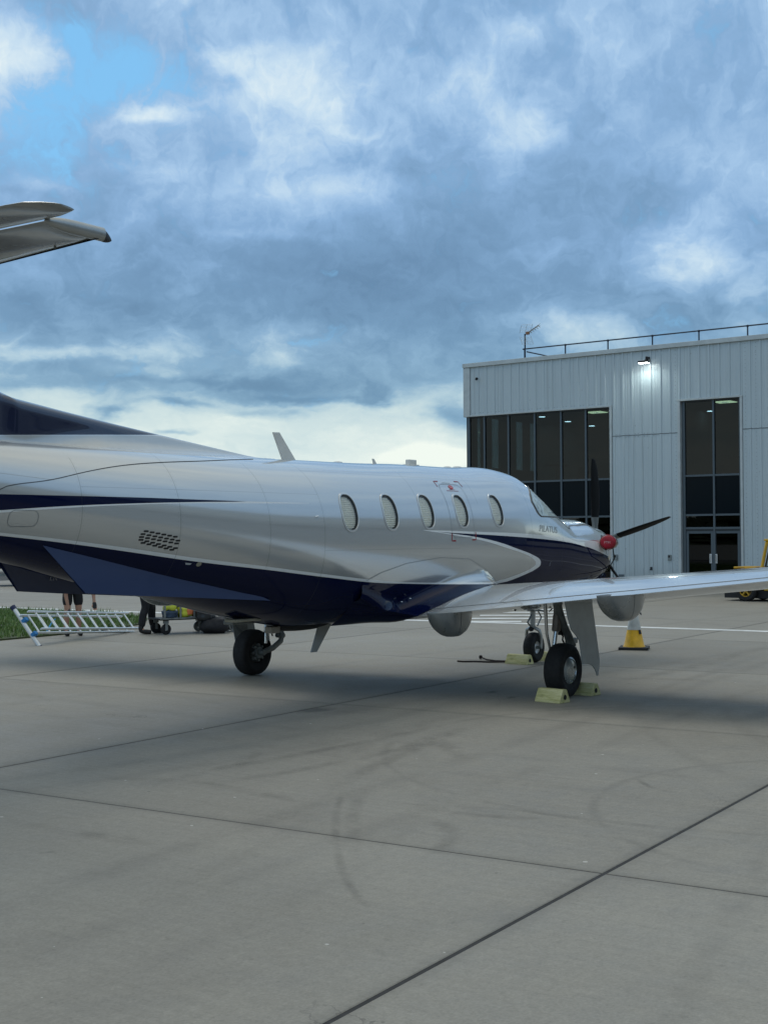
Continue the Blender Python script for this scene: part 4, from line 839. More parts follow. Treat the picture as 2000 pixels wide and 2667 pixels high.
nb_(MB().tube([N(3.52,0,1.15), N(3.50,0,.80)], .055, 14), 'oleo_cylinder', M_GREY); nb_(MB().tube([N(3.50,0,.82), N(3.49,0,.50)], .038, 14), 'oleo_piston', mat('oleo_pale', (.46,.47,.45), .3, .5))
for sg in (-1,1): nb_(MB().tube([N(3.49,sg*.02,.50), N(3.50,sg*.10,.46), N(3.52,sg*.118,.38), N(3.53,sg*.118,.27), N(3.52,sg*.11,.215)], [.026,.026,.022,.020,.026], 10), 'fork_arm', mat('oleo_pale'))
nb_(MB().tube([N(3.52,-.13,.215), N(3.52,.13,.215)], .022, 10), 'axle', M_GREY)
nb_(MB().tube([N(3.46,0,.50), N(3.34,0,.58), N(3.46,0,.68)], .014, 8).tube([N(3.55,.03,.78), N(3.66,.05,.64), N(3.56,.04,.52)], .011, 8), 'torque_link', M_GREY)
nb_(MB().box(N(3.50,0,.78), (.14,.12,.10)).box(N(3.56,.07,.80), (.07,.05,.05)).tube([N(3.5,.0,.76), N(3.66,.14,.72)], .014, 8), 'steering_collar', M_GREY, smooth=False, bevel=.01)
nb_(MB().tube([N(3.5,0,.85), N(3.9,0,1.05)], .02, 10), 'drag_brace', M_GREY)
nb_(MB().lathe([(.035,0),(.035,.03),(.001,.032)], 12, Matrix.Translation(N(3.46,.0,.48)) @ Matrix.Rotation(R(-90),4,'Y')), 'taxi_lamp', M_BLK)
# belly pod, wells and plates behind the far gear
MB().grid([[tuple(P(-2.35+1.15*u/10, -.05+.10*math.cos(a)*math.sin(math.pi*(u+.6)/11.2)**.6, .86+.075*math.sin(a)*math.sin(math.pi*(u+.6)/11.2)**.5-.015)) for a in np.linspace(math.pi, 2*math.pi, 13)] for u in range(11)]).build('belly_pod', M_BLK, plane, smooth=True)
MB().box(P(-2.37,.03,.815), (.14,.10,.07)).build('belly_box', mat('belly_box_tan', (.30,.26,.21), .6), plane, bevel=.006)
MB().box(P(-2.95,.12,.955), (.40,.16,.03)).build('belly_plate', M_TAN, plane, bevel=.008)
MB().box(P(-2.75,-.10,.915), (.36,.14,.04)).build('belly_plate', M_GREY, plane, bevel=.008)
# ================================================================ things on or round the aircraft
# red cover on the exhaust stub, with its strap
ec = empty('exhaust_cover', P(4.58,.668,1.71), label='red fabric cover plugged over the exhaust stub by the propeller', cat='cover')
dirv = Vector((-.97, -.24, 0)).normalized(); zq = dirv.to_track_quat('Z','Y').to_matrix().to_4x4()
M_COV = mat('red_cover_fabric', (.42,.012,.03), .6, noise=(14,.25), bump=(16,.5,.01))
MB().lathe([(.106,-.12),(.112,-.06),(.110,0),(.104,.03),(.09,.042),(.04,.046),(.001,.046)], 30, zq @ Matrix.Diagonal((1.0,.92,1,1))).build('cover_cap', M_COV, ec, smooth=True, angle=50)
MB().lathe([(.110,.0),(.117,.006),(.110,.014)], 30, zq).build('cover_seam', mat('dark_red_seam', (.22,.006,.015), .7), ec, smooth=True)
lettering('cover_lettering', 'PTM', .05, frame(Vector((.24,-.97,0)).normalized(), Vector((0,0,1)), dirv, dirv*.048+Vector((0,0,-.005))), mat('cover_print', (.7,.45,.45), .6), ec)
sM = MB().tube([(.0,-.08,-.09),(.14,-.04,-.24),(.42,.16,-.36),(.80,.40,-.44)], .008, 7).tube([(.22,.16,-.02),(.36,.19,-.20),(.62,.33,-.38),(.80,.44,-.46)], .008, 7).tube([(.80,.44,-.43),(.55,.35,-.62),(.3,.25,-.85)], .008, 7)
sM.build('cover_strap', mat('black_webbing', (.012,.012,.014), .7), ec, smooth=True)
# chocks
M_YEL = bpy.data.materials.new('worn_yellow_rubber'); M_YEL.use_nodes = True; t_ = NT(M_YEL.node_tree); bb = t_.n['Principled BSDF']; cc = t_.node('ShaderNodeTexCoord').outputs['Object']
nn = t_.noise(t_.mapping(cc, scale=(9,1,7)), 4, 6, .7); c2 = t_.ramp(nn, [(.28,(.09,.09,.04)),(.42,(.50,.48,.20)),(.60,(.70,.66,.36)),(.8,(.72,.70,.52))]); t_.put(bb.inputs['Base Color'], c2); bb.inputs['Roughness'].default_value = .75
def chock(x, y, rz, L_, w_, h_, label):
    c = empty('wheel_chock', (x, y, 0), rz, label=label, cat='wheel chock', group='yellow wheel chocks')
    pr = [(-w_/2,.0),(w_/2,.0),(w_/2-.004,.025),(w_*.20,h_-.006),(w_*.14,h_),(-w_*.14,h_),(-w_*.20,h_-.006),(-w_/2+.004,.025)]
    mtx = frame(Vector((1,0,0)), Vector((0,0,1)), Vector((0,-1,0)), Vector((0,0,0)))
    MB().prism(pr, L_, mtx).build('chock_body', M_YEL, c, bevel=.006)
    for sg in (-1,1):
        MB().lathe([(.028,0),(.024,-.001),(.024,.0015),(.001,.0015)], 18, Matrix.Translation((0, sg*(L_/2+.002), h_*.42)) @ Matrix.Rotation(R(-90*sg),4,'X')).build('chock_hole', M_BLK, c)
        MB().prism([(-w_*.33,.3*h_+.002),(-w_*.33+.006,.3*h_+.022),(-w_*.33+.008,.3*h_+.022),(-w_*.33+.002,.3*h_)], L_*.96, frame(Vector((sg,0,0)), Vector((0,0,1)), Vector((0,-sg,0)), Vector((0,0,.03)))).build('chock_band', mat('chock_pale_band', (.58,.57,.44), .6, noise=(20,.15)), c)
    return c
chock(-.44, -2.36, R(-8), .33, .20, .145, 'worn yellow chock behind the near main wheel, nearest the camera')
chock(.36, -2.34, R(-8), .33, .20, .135, 'worn yellow chock in front of the near main wheel, half hidden by its tyre')
chock(3.20, .06, R(-6), .36, .20, .135, 'yellow chock behind the nose wheel with dark ropes lying beside it')
chock(3.84, -.02, R(-6), .36, .20, .13, 'yellow chock in front of the nose wheel, mostly hidden')
rp = MB().tube([(3.2,.26,.02),(3.12,.5,.012),(3.04,.70,.016),(2.98,.86,.012),(2.94,.93,.018)], .012, 7).tube([(3.28,.28,.02),(3.3,.5,.014),(3.42,.72,.012),(3.5,.86,.03)], .011, 7).lathe([(.001,-.03),(.026,-.02),(.026,.02),(.001,.03)], 10, Matrix.Translation((3.5,.87,.035)))
tag(rp.build('chock_rope', mat('dark_rope', (.03,.022,.02), .9), smooth=True), 'dark ropes lying on the concrete left of the nose wheel chock', 'rope')
# ================================================================ terminal building
# local frame: x along the front (to the right), y into the building, z up
BO = (28.74, 16.4, 0); BR = R(-92.5)
bld = empty('terminal_building', BO, BR, label='two-storey pale grey metal-clad terminal with tall dark glazing', cat='building')
def clad_mat():
    m = bpy.data.materials.new('pale_grey_cladding'); m.use_nodes = True; t = NT(m.node_tree); b = t.n['Principled BSDF']
    g = t.node('ShaderNodeNewGeometry').outputs['Position']; x, y, z = t.xyz(g)
    n = t.noise(t.mapping(g, scale=(5, 5, .35)), 1., 6, .65); n2 = t.noise(g, .9, 5, .6); oi = t.node('ShaderNodeObjectInfo').outputs['Random']
    k = t.m('ADD', t.m('ADD', .93, t.m('MULTIPLY', n, .08)), t.m('ADD', t.m('MULTIPLY', n2, .08), t.m('MULTIPLY', oi, .035)))
    vo = t.node('ShaderNodeTexVoronoi'); vo.inputs['Scale'].default_value = 2.6; t.put(vo.inputs['Vector'], g)
    sp_ = t.m('MULTIPLY', t.m('LESS_THAN', vo.outputs['Distance'], .055), .35)
    c = t.mix(1., (.50,.57,.595), t.comb(k, k, k), 'MULTIPLY'); c = t.mix(sp_, c, (.14,.15,.15))
    st_ = t.ss(t.noise(t.mapping(g, scale=(9, 9, .12)), 1., 4, .7), .52, .70, 0, .28); c = t.mix(st_, c, (.24,.27,.27))
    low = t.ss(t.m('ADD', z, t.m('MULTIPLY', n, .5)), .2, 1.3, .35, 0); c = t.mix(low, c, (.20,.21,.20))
    t.put(b.inputs['Base Color'], c); b.inputs['Roughness'].default_value = .38; b.inputs['Metallic'].default_value = .1
    return m
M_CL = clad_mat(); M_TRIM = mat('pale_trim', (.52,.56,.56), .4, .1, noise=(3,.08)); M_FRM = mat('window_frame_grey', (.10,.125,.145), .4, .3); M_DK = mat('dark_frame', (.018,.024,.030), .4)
M_TINT = glassy('tinted_glass', (.125,.17,.19), .8); M_SPAN = mat('spandrel_navy_glass', (.001,.006,.011), .15, 0, 0, spec=.1); M_DGL = glassy('dark_door_glass', (.10,.11,.12), 1.)
def panel(u0, u1, z0, z1):
    """one profiled sheet: flat pans with upstanding ribs every 345 mm"""
    pr = []; u = u0
    ribs = [.24+.345*k for k in range(-1, 75)]
    pr.append((u0, 0.))
    for c_ in ribs:
        if c_-.045 > u0+.005 and c_+.045 < u1-.005: pr += [(c_-.045, 0), (c_-.022, -.034), (c_+.022, -.034), (c_+.045, 0)]
        for q in (.12, .225):
            if u0+.02 < c_+q-.015 and c_+q+.02 < u1-.02: pr += [(c_+q-.012, 0), (c_+q, -.006), (c_+q+.012, 0)]
    pr.append((u1, 0.)); pr = sorted(pr)
    mb = MB().grid([[(a, b, z0) for a, b in pr], [(a, b, z1) for a, b in pr]])
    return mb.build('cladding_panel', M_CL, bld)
def run(u0, u1, z0, z1):
    e = .24+.345*3*math.floor((u0-.24)/1.035)+1.035/6*0+.17; xs = [u0]
    while e < u1-.15:
        if e > u0+.15: xs.append(e)
        e += 1.035
    xs.append(u1)
    for a, b in zip(xs[:-1], xs[1:]): panel(a+.002, b-.002, z0, z1)
U_END = 19.0
run(.24, 6.03, 6.29, 8.05); run(6.03, 8.44, 5.235, 8.05); run(6.03, 8.44, .12, 5.21); run(8.44, 10.68, 6.33, 8.05)
run(10.68, U_END, 5.235, 8.05); run(10.68, U_END, .12, 5.21)
def bb_(name, u0, u1, y0, y1, z0, z1, m, parent=None, **k):
    return MB().box(((u0+u1)/2, (y0+y1)/2, (z0+z1)/2), (u1-u0, y1-y0, z1-z0)).build(name, m, parent or bld, **k)
bb_('roof_flashing', -.06, U_END, -.09, .12, 8.055, 8.205, M_TRIM, bevel=.008)
bb_('corner_flashing', -.05, .235, -.045, .14, 6.25, 8.05, M_TRIM, bevel=.006)
bb_('soffit_flashing', -.05, 5.98, -.05, .16, 6.235, 6.288, M_TRIM, bevel=.004)
bb_('jamb_flashing', 5.945, 6.025, -.05, .16, .0, 6.285, M_TRIM, bevel=.004)
bb_('jamb_flashing', 8.445, 8.535, -.05, .18, .0, 6.26, M_TRIM, bevel=.004)
bb_('jamb_flashing', 10.60, 10.675, -.05, .18, .0, 6.26, M_TRIM, bevel=.004)
bb_('head_flashing', 8.43, 10.69, -.06, .18, 6.262, 6.325, M_TRIM, bevel=.004)
bb_('plinth', 6.03, 8.44, -.02, .1, 0, .118, M_TRIM); bb_('plinth', 10.68, U_END, -.02, .1, 0, .118, M_TRIM)
bb_('sheet_lap_flashing', 6.03, 8.44, -.012, .0, 5.212, 5.233, mat('lap_joint_grey', (.16,.18,.19), .6)); bb_('sheet_lap_flashing', 10.68, U_END, -.012, .0, 5.212, 5.233, mat('lap_joint_grey'))  # darker grey strip along the joint between upper and lower sheets
# fasteners: a row of screws at sheet ends
fa = MB()
for k in range(64):
    for u, z in ((.33+.115*k, 6.36), (.33+.115*k, 5.17), (.33+.115*k, 5.27)):
        if (z > 6 and u < 5.9) or (z < 6 and (6.1 < u < 8.4)): fa.box((u, -.006, z), (.018,.012,.018))
for k in range(60):
    for u in (6.10, 8.37, 10.78, 11.13):
        fa.box((u, -.006, .3+.13*k), (.016,.012,.016)) if .3+.13*k < 8 else None
fs_ = fa.build('fasteners', mat('fastener_grey', (.24,.26,.27), .5), bld); fs_['kind'] = 'stuff'
MB().box((10.95,-.05,.55), (.22,.06,.14)).build('air_brick', M_FRM, bld, bevel=.005); MB().box((6.35,-.05,.45), (.20,.05,.12)).build('air_brick', M_FRM, bld, bevel=.005)
# shell behind the skin
M_INT = mat('inner_wall', (.13,.155,.155), .8); M_INTD = mat('inner_dark', (.03,.032,.035), .9); M_CEIL = mat('ceiling_tile', (.22,.22,.21), .9)
bb_('wall', 6.0, 8.47, .04, .2, 0, 8.05, M_INTD); bb_('wall', .0, 5.94, .04, .2, 6.30, 8.05, M_INTD); bb_('wall', 8.47, 10.66, .04, .2, 6.34, 8.05, M_INTD); bb_('wall', 10.66, U_END, .04, .2, 0, 8.05, M_INTD)
bb_('wall', U_END, U_END+.2, 0, 14, 0, 8.1, M_CL); bb_('wall', 0, U_END, 14, 14.2, 0, 8.1, M_CL)
bb_('wall', -.03, .06, .14, 14, 6.3, 8.05, M_CL); bb_('wall', -.03, .06, 5.2, 14, 0, 6.3, M_CL); bb_('wall', -.03, .06, .14, 5.2, 0, 3.6, M_SPAN)
bb_('roof', .0, U_END, .13, 14, 8.02, 8.12, mat('roof_grey', (.2,.21,.21), .8))
bb_('upper_floor', .08, U_END-.1, .25, 13.9, 3.45, 3.7, M_INTD); bb_('ceiling', .08, U_END-.1, .22, 13.9, 6.33, 6.38, M_CEIL)
bb_('inner_wall', .08, U_END-.1, 9.5, 9.6, 3.7, 6.33, M_INT); bb_('inner_wall', 7.2, 7.3, .3, 9.5, 3.7, 6.33, M_INT); bb_('inner_wall', .08, U_END-.1, 9.5, 9.6, 0, 3.45, M_INTD)
# side glazing seen through the front: solid piers between tall narrow lights
for y0, y1 in ((.14,.25),(1.05,1.22),(1.45,1.70),(2.32,2.85),(3.20,3.45),(4.08,4.5),(5.0,5.2)):
    bb_('glazing_pier', -.03, .08, y0, y1, 3.7, 6.3, M_DK)
for y0, y1 in ((.25,1.05),(1.22,1.45),(1.70,2.32),(2.85,3.20),(3.45,4.08),(4.5,5.0)):
    bb_('side_sill', -.02, .07, y0, y1, 3.7, 4.42, M_DK); bb_('window_pane', .02, .035, y0, y1, 4.42, 6.25, glassy('side_glass', (.95,.98,.98)) if y0 == .25 else bpy.data.materials['side_glass'])
# curtain wall left
US = [.10,.78,1.81,2.91,3.98,4.96,5.94]; FY = .13
def curtain(us, zs, fillmats, x0, x1, fw_=.062):
    for i, u in enumerate(us):
        wd = fw_ if 0 < i < len(us)-1 else fw_*1.5
        bb_('mullion', u-wd/2, u+wd/2, FY-.055, FY+.08, 0, zs[-1], M_FRM)
    for z in zs[1:-1]:
        for a, b in zip(us[:-1], us[1:]): bb_('transom', a+fw_/2+.001, b-fw_/2-.001, FY-.045, FY+.07, z-fw_/2, z+fw_/2, M_FRM)
    bb_('head_frame', us[0], us[-1], FY-.04, FY+.07, zs[-1]-.05, zs[-1], M_DK)
    for (z0, z1), m in zip(zip(zs[:-1], zs[1:]), fillmats):
        for a, b in zip(us[:-1], us[1:]): bb_('window_pane', a+fw_/2, b-fw_/2, FY, FY+.015, z0+fw_/2, z1-fw_/2, m)
bb_('corner_column', -.02, .34, .145, .3, 0, 6.235, M_DK)
curtain(US, [0,2.49,3.775,6.235], [M_DGL, M_SPAN, M_TINT], 0, 6)
curtain([8.60,9.645,10.565], [2.06,2.49,3.785,6.262], [M_DGL, M_SPAN, M_TINT], 8.5, 10.6)
for u in (8.60, 10.565): bb_('door_post', u-.05, u+.05, FY-.056, FY+.08, 0, 2.02, M_FRM)
bb_('door_head', 8.65, 10.515, FY-.05, FY+.08, 1.975, 2.028, M_DK); bb_('transom', 8.65, 10.515, FY-.05, FY+.075, 2.029, 2.09, M_FRM)
for u0, u1, hu in ((8.655,9.60,9.51),(9.605,10.51,9.70)):
    d = MB(); fw_ = .085
    d.box(((u0+fw_/2), FY, .985), (fw_,.05,1.965)).box((u1-fw_/2, FY, .985), (fw_,.05,1.965)).box(((u0+u1)/2, FY, 1.925), (u1-u0-2*fw_-.002,.05,.085)).box(((u0+u1)/2, FY, .06), (u1-u0-2*fw_-.002,.05,.11))
    dr = d.build('glazed_door', M_FRM, bld); MB().box(((u0+u1)/2, FY, 1.), (u1-u0-2*fw_, .012, 1.76)).build('door_pane', M_DGL, dr)
    MB().box((hu, FY-.045, 1.06), (.075,.012,.30)).build('push_plate', mat('bright_plate', (.72,.74,.75), .35, .3), dr)
    MB().tube([(hu, FY-.07, .94), (hu, FY-.07, 1.18)], .012, 8).build('door_pull', M_CHR, dr)
# ceiling lights
M_LED = mat('lit_downlight', (.9,.9,.9), .5, emit=(1,.97,.90), es=34.); M_LEDP = mat('lit_ceiling_panel', (.9,.9,.85), .5, emit=(1,.86,.45), es=14.)
for u, y in ((1.74,2.6),(1.47,5.05),(1.2,7.5),(5.9,7.3),(7.6,4.6)):
    MB().lathe([(.12,0),(.12,-.012),(.001,-.012)], 18, Matrix.Translation((u, y, 6.33))).build('downlight', M_LED, bld)
for u, y in ((4.22,2.25),(9.35,1.75),(4.22,7.0),(9.35,6.5)):
    MB().box((u, y, 6.32), (.62,.62,.02)).build('ceiling_light_panel', M_LEDP, bld)
    MB().box((u, y, 6.305), (.22,.22,.012)).build('ceiling_light_panel_centre', mat('panel_centre_dim', (.8,.8,.7), .5, emit=(1,.9,.6), es=7.), bld)
for u, y in ((3.5,5.),(10.,4.5)):
    ld = bpy.data.lights.new('room_fill_light', 'AREA'); ld.energy = 9; ld.size = 2.5; ld.color = (1,.97,.9); lo = bpy.data.objects.new('room_fill_light', ld); C.objects.link(lo); lo.parent = bld; lo.location = (u, y, 6.28)  # unseen area lamps, added to spread the ceiling fixtures' light through the room
bb_('wall_grille', 4.9, 5.4, 9.46, 9.5, 5.55, 5.75, M_DK)
bb_('inner_doorway', 3.7, 5.9, 9.4, 9.5, 3.7, 5.35, mat('inner_brown', (.07,.06,.05), .7)); bb_('inner_panel', 1.2, 1.9, 8.9, 9.5, 3.7, 5.4, M_INTD); bb_('inner_screen', 2.6, 3.4, 6.9, 7.0, 4.6, 5.4, M_BLK)
def sofa(x, y, z, wd, rz, label):
    o = empty('sofa', (0,0,0), 0); o.parent = None
    mw = Matrix.Translation(BO) @ Matrix.Rotation(BR, 4, 'Z') @ Vector((x, y, z)); o.location = mw; o.rotation_euler = (0,0,BR+rz)
    m = mat('dark_upholstery', (.012,.02,.035), .8)
    MB().box((0,0,.22), (wd,.8,.34)).build('seat', m, o, bevel=.05); MB().box((0,.36,.55), (wd,.2,.55)).build('backrest', m, o, bevel=.06)
    for sg in (-1,1): MB().box((sg*(wd/2+.09),0,.33), (.16,.85,.6)).build('armrest', m, o, bevel=.05)
    tag(o, label, 'sofa')
sofa(4.6, 2.2, 3.7, 1.5, 0, 'dark sofa behind the upper left glazing under the square ceiling light'); sofa(9.6, 2.0, 3.7, 1.1, 0, 'dark sofa behind the glass above the entrance doors')
tb = empty('table', (0,0,0), BR, label='dark round table behind the upper left glazing beside the slim side windows', cat='table'); tb.location = Matrix.Translation(BO) @ Matrix.Rotation(BR, 4, 'Z') @ Vector((2.7, 2.0, 3.7))
MB().lathe([(.48,.72),(.5,.74),(.48,.76),(.001,.76)], 28).build('table_top', M_DK, tb, smooth=True, angle=30); MB().lathe([(.25,0),(.25,.02),(.04,.05),(.035,.72)], 16).build('table_leg', M_DK, tb, smooth=True)
# small furniture of the front
def place(u, y, z): return Matrix.Translation(BO) @ Matrix.Rotation(BR, 4, 'Z') @ Vector((u, y, z))
rl = empty('roof_railing', place(2.36,.35,8.12), BR, label='dark tubular guard rail running along the terminal roof edge', cat='railing')
M_RAIL = mat('railing_steel', (.045,.06,.085), .45, .5)
for k in range(11): MB().tube([(.0+1.675*k,0,0),(1.675*k,0,.47)], .026, 8).lathe([(.035,.43),(.042,.45),(.042,.49),(.03,.50),(.001,.50)], 10, Matrix.Translation((1.675*k,0,0))).lathe([(.06,0),(.05,.03),(.03,.05)], 10, Matrix.Translation((1.675*k,0,0))).build('railing_post', M_RAIL, rl, smooth=True)
MB().tube([(-.08,0,.47),(16.9,0,.47)], .024, 8).build('top_rail', M_RAIL, rl, smooth=True)
MB().tube([(.1,0,.36),(.1,3.5,.36)], .024, 8).build('return_rail', M_RAIL, rl, smooth=True)
MB().tube([(.1,3.4,0),(.1,3.4,.38)], .026, 8).build('railing_post', M_RAIL, rl, smooth=True)
ae = empty('television_aerial', place(2.47,.2,8.15), BR, label='grid-backed television aerial on a short mast at the roof corner', cat='aerial')
MB().tube([(0,0,0),(0,0,.96)], .028, 8).lathe([(.07,0),(.05,.06),(.03,.09)], 10).build('mast', M_RAIL, ae, smooth=True)
gr_ = MB(); 
for sg in (1,-1):
    p0 = Vector((-.05,-.0,.9)); e1 = Vector((-.10,.28,0)); e2 = Vector((-.02 if sg > 0 else .12,.0,.34*sg))
    for q in (-1,0,1): gr_.tube([p0+e1*q+Vector((0,0,.03*sg)), p0+e1*q+e2+Vector((.06*(q),0,0))], .006, 5)
    for r_ in range(7): gr_.tube([p0-e1+e2*(r_+1)/7, p0+e1+e2*(r_+1)/7+Vector((.05,0,0))], .004, 4)
for q in (0,.05): pass
# reflector panels turned half towards us
gr2 = MB()
for sg in (1,-1):
    for q in range(3): x = -.17+.20*q; gr2.tube([(x,-.1+.05*q,.92+.05*sg),(x+(.09 if sg > 0 else .13),-.1+.05*q,.92+.36*sg)], .006, 5)
    for r_ in range(6):
        k = (r_+1)/6; gr2.tube([(-.17+.11*k,-.1,.92+.05*sg+.31*sg*k),(.23+.11*k,0,.92+.05*sg+.31*sg*k)], .0035, 4)
gr2.build('reflector_grid', mat('aluminium_rod', (.45,.47,.45), .4, .6), ae, smooth=True)
bm_ = MB(); bm_.tube([(.02,0,.94),(.72,-.25,1.17)], .012, 6)
M_BR = mat('brown_plastic', (.28,.13,.06), .5)
bm_.build('boom', mat('bronze_rod', (.22,.17,.10), .45, .3), ae, smooth=True); MB().box((.14,-.04,.97), (.14,.08,.11)).build('dipole_box', M_BR, ae, bevel=.02)
dm2 = MB()
for q in range(5):
    c_ = Vector((.25+.11*q, -.09-.04*q, 1.01+.036*q)); 
    for sg in (-1,1): dm2.tube([c_, c_+Vector((.10,-.02,.07*sg))], .006, 5); dm2.tube([c_, c_+Vector((.02,.13,.03*sg))], .005, 5)
dm2.build('director_rods', mat('bronze_rod'), ae, smooth=True)
fl_ = empty('floodlight', place(7.40,-.05,7.60), BR, label='lit white floodlight fixed high on the cladding between the windows', cat='floodlight')
MB().box((0,-.30,.03), (.36,.20,.07)).build('lamp_housing', M_BLK, fl_, bevel=.015); MB().box((0,-.30,-.012), (.31,.16,.012)).build('lamp_lens', mat('lit_floodlight', (1,1,1), .5, emit=(.93,1,.97), es=24), fl_)
MB().tube([(.02,0,.12),(.02,-.16,.12),(.02,-.27,.07)], .022, 8).box((.02,-.02,.15), (.11,.05,.14)).lathe([(.045,0),(.04,.09),(.001,.1)], 10, Matrix.Translation((.02,-.13,.13))).build('lamp_bracket', M_BLK, fl_, smooth=True)
MB().box((.20,-.28,.05), (.03,.13,.11)).build('lamp_yoke', M_GREY, fl_, bevel=.01)
al = bpy.data.lights.new('floodlight_beam', 'AREA'); al.shape = 'RECTANGLE'; al.size = .30; al.size_y = .15; al.energy = 17; al.color = (.86,1,.95); ao = bpy.data.objects.new('floodlight_beam', al); C.objects.link(ao); ao.parent = fl_; ao.location = (0,-.30,-.025); ao.rotation_euler = (R(-28),0,0)
cm = empty('security_camera', place(.57,-.04,7.63), BR, label='small dark security camera at the left end of the upper cladding', cat='camera')
MB().box((0,0,0), (.05,.06,.05)).tube([(0,0,0),(.02,-.08,-.03)], .014, 7).build('camera_mount', M_BLK, cm); MB().lathe([(.001,-.05),(.045,-.03),(.05,.0),(.035,.05),(.001,.06)], 14, Matrix.Translation((.03,-.10,-.04))).build('camera_dome', M_BLK, cm, smooth=True)
for u, nm in ((6.14,'left'),(8.13,'right')):
    kp = empty('door_keypad', place(u,-.04,1.09), BR, label='small grey keypad box on the cladding '+('beside the left glazing' if nm == 'left' else 'just left of the entrance doors'), cat='keypad', group='keypads on the terminal wall')
    MB().box((0,0,0), (.13,.07,.19)).build('keypad_box', mat('keypad_grey', (.22,.25,.25), .5), kp, bevel=.012); MB().box((-.01,-.037,.035), (.07,.008,.07)).build('keypad_screen', M_BLK, kp)
tp_ = empty('wall_tap', place(7.46,-.05,.72), BR, label='small dark wall fitting low on the cladding left of the entrance', cat='tap')
MB().box((0,0,0), (.07,.05,.11)).build('tap_plate', M_DK, tp_, bevel=.01); MB().tube([(0,0,.0),(0,-.07,0),(0,-.09,-.05)], .012, 8).build('tap_spout', M_DK, tp_, smooth=True)

# ================================================================ hangar to the right of the apron, out of frame but mirrored in the aircraft's flank
hg = empty('hangar', (10, -27, 0), R(2.2), label='long pale grey hangar on the right of the apron, beyond the frame', cat='building')
M_HG = mat('hangar_cladding', (.36,.40,.41), .5, noise=(.4,.12)); M_HGD = mat('hangar_door_grey', (.22,.25,.27), .5, noise=(.5,.15))
MB().box((0,-15,6), (84,30,12)).build('hangar_walls', M_HG, hg); MB().prism([(-42.5,0),(42.5,0),(42.5,.5),(-42.5,.5)], 31, frame(Vector((1,0,0)), Vector((0,0,1)), Vector((0,-1,0)), Vector((0,-15,12)))).build('hangar_roof', M_TRIM, hg)
for k in range(8):
    MB().box((-33+k*9.4,.12,4.2), (8.9,.22,8.4)).build('sliding_door', M_HGD, hg, bevel=.03)
    MB().box((-33+k*9.4,.26,6.2), (6.5,.06,1.1)).build('door_window', M_SPAN, hg)
# ================================================================ tug
tg = empty('baggage_tug', (22.3, 3.55, 0), R(87.5), label='yellow aircraft tug parked in front of the terminal, partly behind the wing', cat='tug')
# local: +x towards its nose (left in the picture), y to its right-hand... side facing us is -y... front wheel at the origin
M_TY = mat('tug_yellow', (.62,.36,.012), .38, 0, .4, noise=(2,.15)); M_TYD = mat('tug_yellow_worn', (.50,.30,.02), .5, noise=(5,.3))
bd = MB(); bd.prism([(.40,.52),(.42,.86),(.10,.885),(-.45,.87),(-.48,.80),(-.62,.84),(-2.6,.84),(-2.6,.30),(-.50,.30),(-.42,.62),(-.25,.66),(.25,.66),(.30,.55)], 1.25, frame(Vector((1,0,0)), Vector((0,0,1)), Vector((0,-1,0)), Vector((0,-.62,0))))
bd.build('body', M_TY, tg, bevel=.02)
MB().box((.1,-.62,.92), (.66,.9,.05)).box((-.15,-.62,.90), (.5,1.0,.04)).build('bonnet', M_TYD, tg, bevel=.01)
MB().box((-.9,-.62,.18), (3.2,.9,.2)).build('chassis', M_BLK, tg)
for x in (0,-1.9):
    for y in (-.02,-1.22):
        wm = Matrix.Translation((x,y,.30)) @ Matrix.Rotation(R(90),4,'X')
        MB().lathe([(.17,-.09),(.26,-.095),(.298,-.06),(.30,0),(.298,.06),(.26,.095),(.17,.09)], 32, wm).build('tyre', M_RUB, tg, smooth=True)
        rim = MB().lathe([(.175,.075),(.18,.09),(.165,.085),(.15,.055)], 28, wm).lathe([(.175,-.075),(.18,-.09),(.165,-.085),(.15,-.055)], 28, wm)
        for k in range(5):
            a = k*2*math.pi/5+.3
            for sg in (1,-1): rim.tube([wm @ Vector((.03*math.cos(a),.03*math.sin(a),.06*sg)), wm @ Vector((.165*math.cos(a),.165*math.sin(a),.07*sg))], .022, 6)
        rim.lathe([(.001,.085),(.05,.08),(.06,.05),(.06,-.05),(.05,-.08),(.001,-.085)], 16, wm).build('wheel_rim', M_TYD, tg, smooth=True, angle=30)
cb = MB()
def bar(a, b, w_=.045, mb=cb): mb.tube([a, b], w_, 6, flat=1)
for y in (-.04,-1.2):
    bar((-.42,y,.86), (-.58,y,1.62)); bar((-.58,y,1.62), (-2.3,y,1.62)); bar((-2.3,y,.84), (-2.3,y,1.62)); bar((-1.5,y,.84), (-1.5,y,1.62), .035)
bar((-.58,-.04,1.62), (-.58,-1.2,1.62)); bar((-.42,-.04,.9), (-.42,-1.2,.9)); bar((-2.3,-.04,1.6), (-2.3,-1.2,1.6))
cb.build('cab_frame', M_TY, tg, smooth=True)
MB().box((-1.43,-.62,1.68), (1.82,1.3,.06)).build('cab_roof', M_TY, tg, bevel=.02)
for y in (-.03,-1.21):
    MB().tube([(-.54,y,.95),(-.67,y,1.54),(-1.40,y,1.54),(-1.40,y,.92),(-.54,y,.95)], .025, 6).build('window_seal', M_BLK, tg, smooth=True)
    MB().prism([(-.54,.95),(-.67,1.54),(-1.40,1.54),(-1.40,.92)], .006, frame(Vector((1,0,0)), Vector((0,0,1)), Vector((0,-1,0)), Vector((0,y,0)))).build('cab_pane', M_GLASS, tg)
